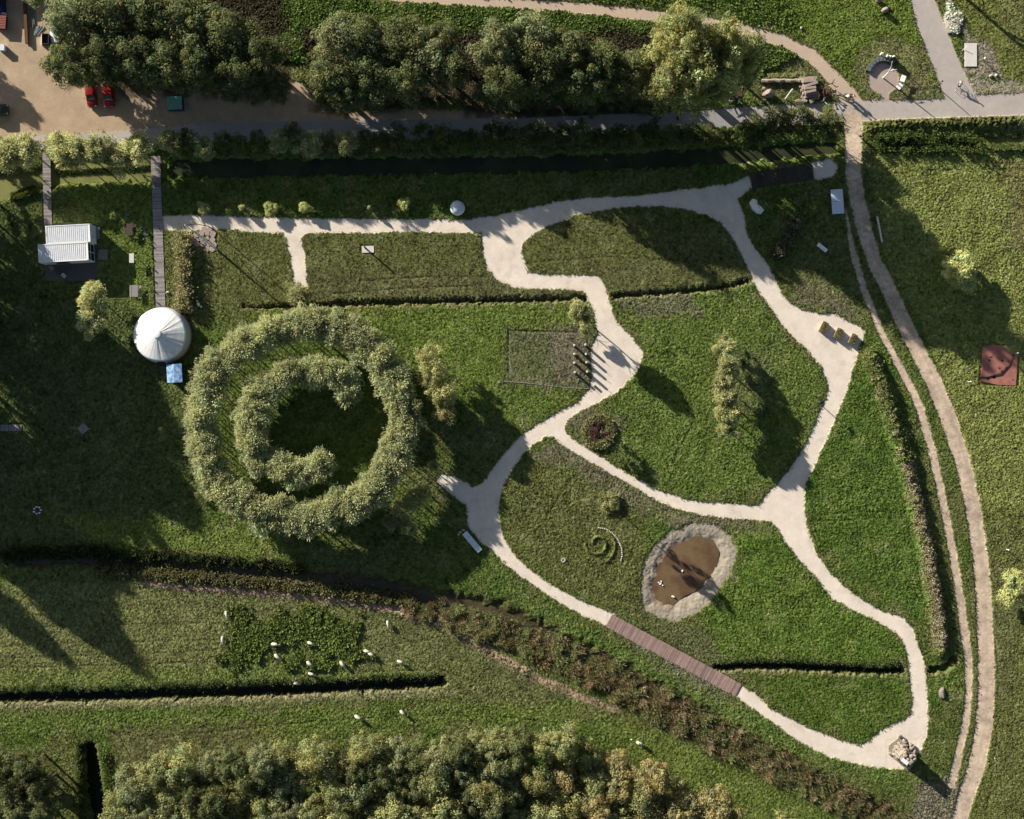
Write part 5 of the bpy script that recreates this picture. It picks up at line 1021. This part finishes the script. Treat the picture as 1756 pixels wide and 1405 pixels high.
# ------------------------------------------------------------------ people and sheep
def skin(name, joints, edges, m_, parent=None, sub=1):
    """one continuous body grown over a skeleton: joints {key: (x, y, z, r)}"""
    ks = list(joints); me = bpy.data.meshes.new(name); me.from_pydata([joints[k][:3] for k in ks], [(ks.index(a), ks.index(b)) for a, b in edges], [])
    o = mesh_obj(name, me, M[m_], parent); o.modifiers.new('skin', 'SKIN').use_smooth_shade = True; sl_ = me.skin_vertices[0]
    for i, k in enumerate(ks): sl_.data[i].radius = (joints[k][3], joints[k][3]); sl_.data[i].use_root = (i == 0)
    sb = o.modifiers.new('sub', 'SUBSURF'); sb.levels = sub; sb.render_levels = sub; return o
def person(label, x, y, rz, riding, top, z=0.02):
    """faces -Y before rz"""
    t = thing('person', label, 'person', at(x, y, z), rz); h0 = .95 if riding else .93; lean = -.34 if riding else -.03
    J = {'pelvis': (0, .1 if riding else 0, h0, .14), 'waist': (0, .1 + lean * .35 if riding else -.01, h0 + .2, .125), 'chest': (0, .1 + lean * .8 if riding else -.02, h0 + .42, .15), 'neck': (0, .1 + lean * 1.1 if riding else -.03, h0 + .58, .055), 'jaw': (0, .06 + lean * 1.25 if riding else -.05, h0 + .66, .075), 'head': (0, .08 + lean * 1.25 if riding else -.03, h0 + .76, .10)}
    E = [('pelvis', 'waist'), ('waist', 'chest'), ('chest', 'neck'), ('neck', 'jaw'), ('jaw', 'head')]; cy = J['chest'][1]
    for s_, k in ((-1, 'l'), (1, 'r')):
        if riding: kn, an, toe = (s_ * .12, -.32 if s_ > 0 else -.22, .72 if s_ > 0 else .55, .07), (s_ * .11, -.08 if s_ > 0 else .05, .38 if s_ > 0 else .16, .045), (s_ * .11, -.22 if s_ > 0 else -.1, .33 if s_ > 0 else .12, .04); el, wr = (s_ * .25, cy - .22, h0 + .18, .045), (s_ * .24, cy - .42, h0 + .08, .032)
        else: kn, an, toe = (s_ * .1, -.12 if s_ > 0 else .05, .5, .07), (s_ * .1, -.05 if s_ > 0 else .28, .09, .045), (s_ * .11, -.2 if s_ > 0 else .16, .04, .04); el, wr = (s_ * .27, .05 * s_, h0 + .15, .045), (s_ * .26, -.12 * s_, h0 - .08, .032)
        J.update({'hip' + k: (s_ * .1, J['pelvis'][1], h0 - .05, .1), 'kn' + k: kn, 'an' + k: an, 'toe' + k: toe, 'sh' + k: (s_ * .19, cy, h0 + .47, .065), 'el' + k: el, 'wr' + k: wr, 'palm' + k: (wr[0], wr[1] - .06, wr[2] - .04, .034)})
        E += [('pelvis', 'hip' + k), ('hip' + k, 'kn' + k), ('kn' + k, 'an' + k), ('an' + k, 'toe' + k), ('chest', 'sh' + k), ('sh' + k, 'el' + k), ('el' + k, 'wr' + k), ('wr' + k, 'palm' + k)]
        for f in range(4):
            J[f'f{f}{k}'] = (wr[0] + (f - 1.5) * .022, wr[1] - .12 - (.01 if f in (1, 2) else 0), wr[2] - .07, .009); J[f'g{f}{k}'] = (wr[0] + (f - 1.5) * .024, wr[1] - .13, wr[2] - .11, .008); E += [('palm' + k, f'f{f}{k}'), (f'f{f}{k}', f'g{f}{k}')]
        J['th' + k] = (wr[0] - s_ * .06, wr[1] - .07, wr[2] - .06, .010); E += [('palm' + k, 'th' + k)]
    skin('body', J, E, 'skin', t, 1)
    up = {k: (*J[k][:3], J[k][3] * 1.22) for k in ('waist', 'pelvis', 'chest', 'shl', 'ell', 'wrl', 'shr', 'elr', 'wrr')}; skin('jacket', up, [('waist', 'pelvis'), ('waist', 'chest'), ('chest', 'shl'), ('shl', 'ell'), ('ell', 'wrl'), ('chest', 'shr'), ('shr', 'elr'), ('elr', 'wrr')], top, t)
    lo = {k: (*J[k][:3], J[k][3] * 1.2) for k in ('pelvis', 'hipl', 'knl', 'anl', 'hipr', 'knr', 'anr')}; skin('trousers', lo, [('pelvis', 'hipl'), ('hipl', 'knl'), ('knl', 'anl'), ('pelvis', 'hipr'), ('hipr', 'knr'), ('knr', 'anr')], 'darkcloth', t)
    hd = J['head']; MB().rock((hd[0], hd[1] + .025, hd[2] + .04), (.115, .12, .10), 1, .05).build('hair', M['hair'], t, True)
    MB().tube([(0, hd[1] - .09, hd[2] - .03), (0, hd[1] - .125, hd[2] - .05)], [.012, .018], 5).build('nose', M['skin'], t)
    for s_ in (-1, 1): MB().rock((s_ * .038, hd[1] - .095, hd[2] - .005), (.012, .01, .01), 2).build('eye', M['black'], t)
    return t
def bike(label, x, y, rz, z=0.02):
    t = thing('bicycle', label, 'bicycle', at(x, y, z), rz)
    for yy in (-.52, .52):
        n = 24; wh = MB().tube([(0, yy + .33 * math.cos(a * 2 * math.pi / n), .34 + .33 * math.sin(a * 2 * math.pi / n)) for a in range(n + 1)], .022, 6).build('wheel', M['rubber'], t); sp = MB()
        for a in range(6): sp.tube([(0, yy, .34), (0, yy + .32 * math.cos(a * math.pi / 3), .34 + .32 * math.sin(a * math.pi / 3))], .005, 4)
        sp.build('spokes', M['chrome'], wh)
    MB().tube([(0, .52, .34), (0, .12, .30), (0, -.38, .78), (0, .16, .80), (0, .52, .34)], .02, 6).tube([(0, .12, .30), (0, .2, .92)], .018, 6).tube([(0, -.52, .34), (0, -.36, .95)], .018, 6).build('frame', M['navy'], t)
    MB().box((0, .2, .95), (.16, .26, .06), taper=.8).build('saddle', M['black'], t); MB().tube([(-.27, -.26, 1.0), (-.1, -.36, 1.0), (.1, -.36, 1.0), (.27, -.26, 1.0)], .015, 6).build('handlebar', M['chrome'], t); MB().tube([(-.14, -.02, .33), (0, .12, .30), (.14, .26, .27)], .015, 5).build('pedals', M['steel'], t)
for i, (x, y, a, top, l) in enumerate([(1642,149,152,'creamcloth','cyclist with pale top and dark trousers on the asphalt junction'),(1449,168,60,'creamcloth','cyclist in a cream jacket at the gravel path end, left of two'),(1457,167,52,'navycloth','cyclist in dark clothes at the gravel path end, right of two')]):
    bike(['dark bicycle ridden across the asphalt junction','bicycle under the cream-jacketed cyclist','bicycle under the dark-dressed cyclist'][i], x, y, D(a)); person(l, x, y, D(a), True, top)
person('pedestrian in dark clothes at the top of the dirt track', 1474, 235, D(20), False, 'navycloth')
def sheep(x, y, a, s_, label, lying=False):
    t = thing('sheep', label, 'sheep', at(x, y, None, .03), a, 'sheep grazing in the lower pasture', s_); zz = .3 if lying else .62; gz = .12
    J = {'belly': (0, 0, zz, .21), 'rump': (0, .38, zz + .02, .2), 'chest': (0, -.34, zz, .2), 'neck': (0, -.55, zz + .02, .12), 'poll': (0, -.68, zz - .1 if not lying else zz + .15, .09), 'muzzle': (0, -.84, zz - .28 if not lying else zz + .08, .05), 'tail': (0, .6, zz - .02, .04)}
    E = [('belly', 'rump'), ('belly', 'chest'), ('chest', 'neck'), ('neck', 'poll'), ('poll', 'muzzle'), ('rump', 'tail')]
    for q, k in ((-1, 'l'), (1, 'r')):
        J.update({'st' + k: (q * .13, .36, zz - .12, .1), 'hk' + k: (q * .13, .46, zz * .45, .045), 'hf' + k: (q * .13, .40, 0.0, .035), 'sh' + k: (q * .12, -.34, zz - .12, .09), 'fk' + k: (q * .12, -.36, zz * .45, .042), 'ff' + k: (q * .12, -.34, 0.0, .034), 'ear' + k: (q * .15, -.64, J['poll'][2] + .03, .025)})
        E += [('rump', 'st' + k), ('st' + k, 'hk' + k), ('hk' + k, 'hf' + k), ('chest', 'sh' + k), ('sh' + k, 'fk' + k), ('fk' + k, 'ff' + k), ('poll', 'ear' + k)]
    skin('body', J, E, 'wool', t, 1)
    f = MB(); f.rock((0, .03, zz + .04), (.30, .58, .28), 7, .5); f.build('fleece', M['wool'], t, True); return t
SH = [(390,1053,.3,'small sheep at the upper left of the weed patch'),(383,1096,.1,'sheep with its back to the weed patch, leftmost of the flock'),(473,1104,1.4,'sheep inside the dark weeds, upper left one'),(534,1102,1.1,'sheep inside the dark weeds, upper middle one'),(477,1125,.8,'sheep at the lower rim of the dark weeds, left'),(532,1137,.9,'sheep just below the dark weeds, centre upper one'),(535,1155,1.2,'sheep between weeds and long ditch, centre lower one'),(588,1138,.7,'sheep with a long shadow right of the centre pair'),(630,1116,1.3,'upper sheep of the touching pair'),(637,1121,1.0,'lower sheep of the touching pair'),(666,1069,.2,'topmost sheep, alone at the right'),(687,1134,1.2,'rightmost sheep above the long ditch'),(507,1172,1.4,'sheep at the very edge of the long ditch'),(615,1229,1.0,'sheep below the long ditch, left of two'),(691,1221,.8,'sheep below the long ditch, right of two'),(1096,1273,1.2,'lone sheep at the edge of the golden wood')]
for x, y, a, l in SH: sheep(x, y, a, random.uniform(.88, 1.08), l)
# odds and ends round the hedge strip and bed
rocks('stone_cluster', 'black and white stones at the lower right of the hedge strip', 341, 523, [(0, 0, .2, .3, .3, .3), (.4, -.3, .2, .22, .2, .2), (-.2, .5, .15, .18, .2, .2)], 'white', 'stones'); rocks('stone', 'white stone in the bushes of the copper meadow path', 1083, 1268, [(0, 0, .1, .12, .1, .1)], 'white')
rocks('stone', 'pale stone in front of the round tent beside the post lights', 289, 502, [(0, 0, .12, .4, .2, .18)], 'palestone')
t = thing('timber_edge', 'thin pale rope line along the lower edge of the brown bed', 'edging', at(935, 661, .1)); MB().tube([(-6.2, .6, .05), (-3, .35, .07), (0, .05, .05), (3, -.35, .07), (6.3, -.5, .05)], .045, 5).build('rope', M['wood'], t)
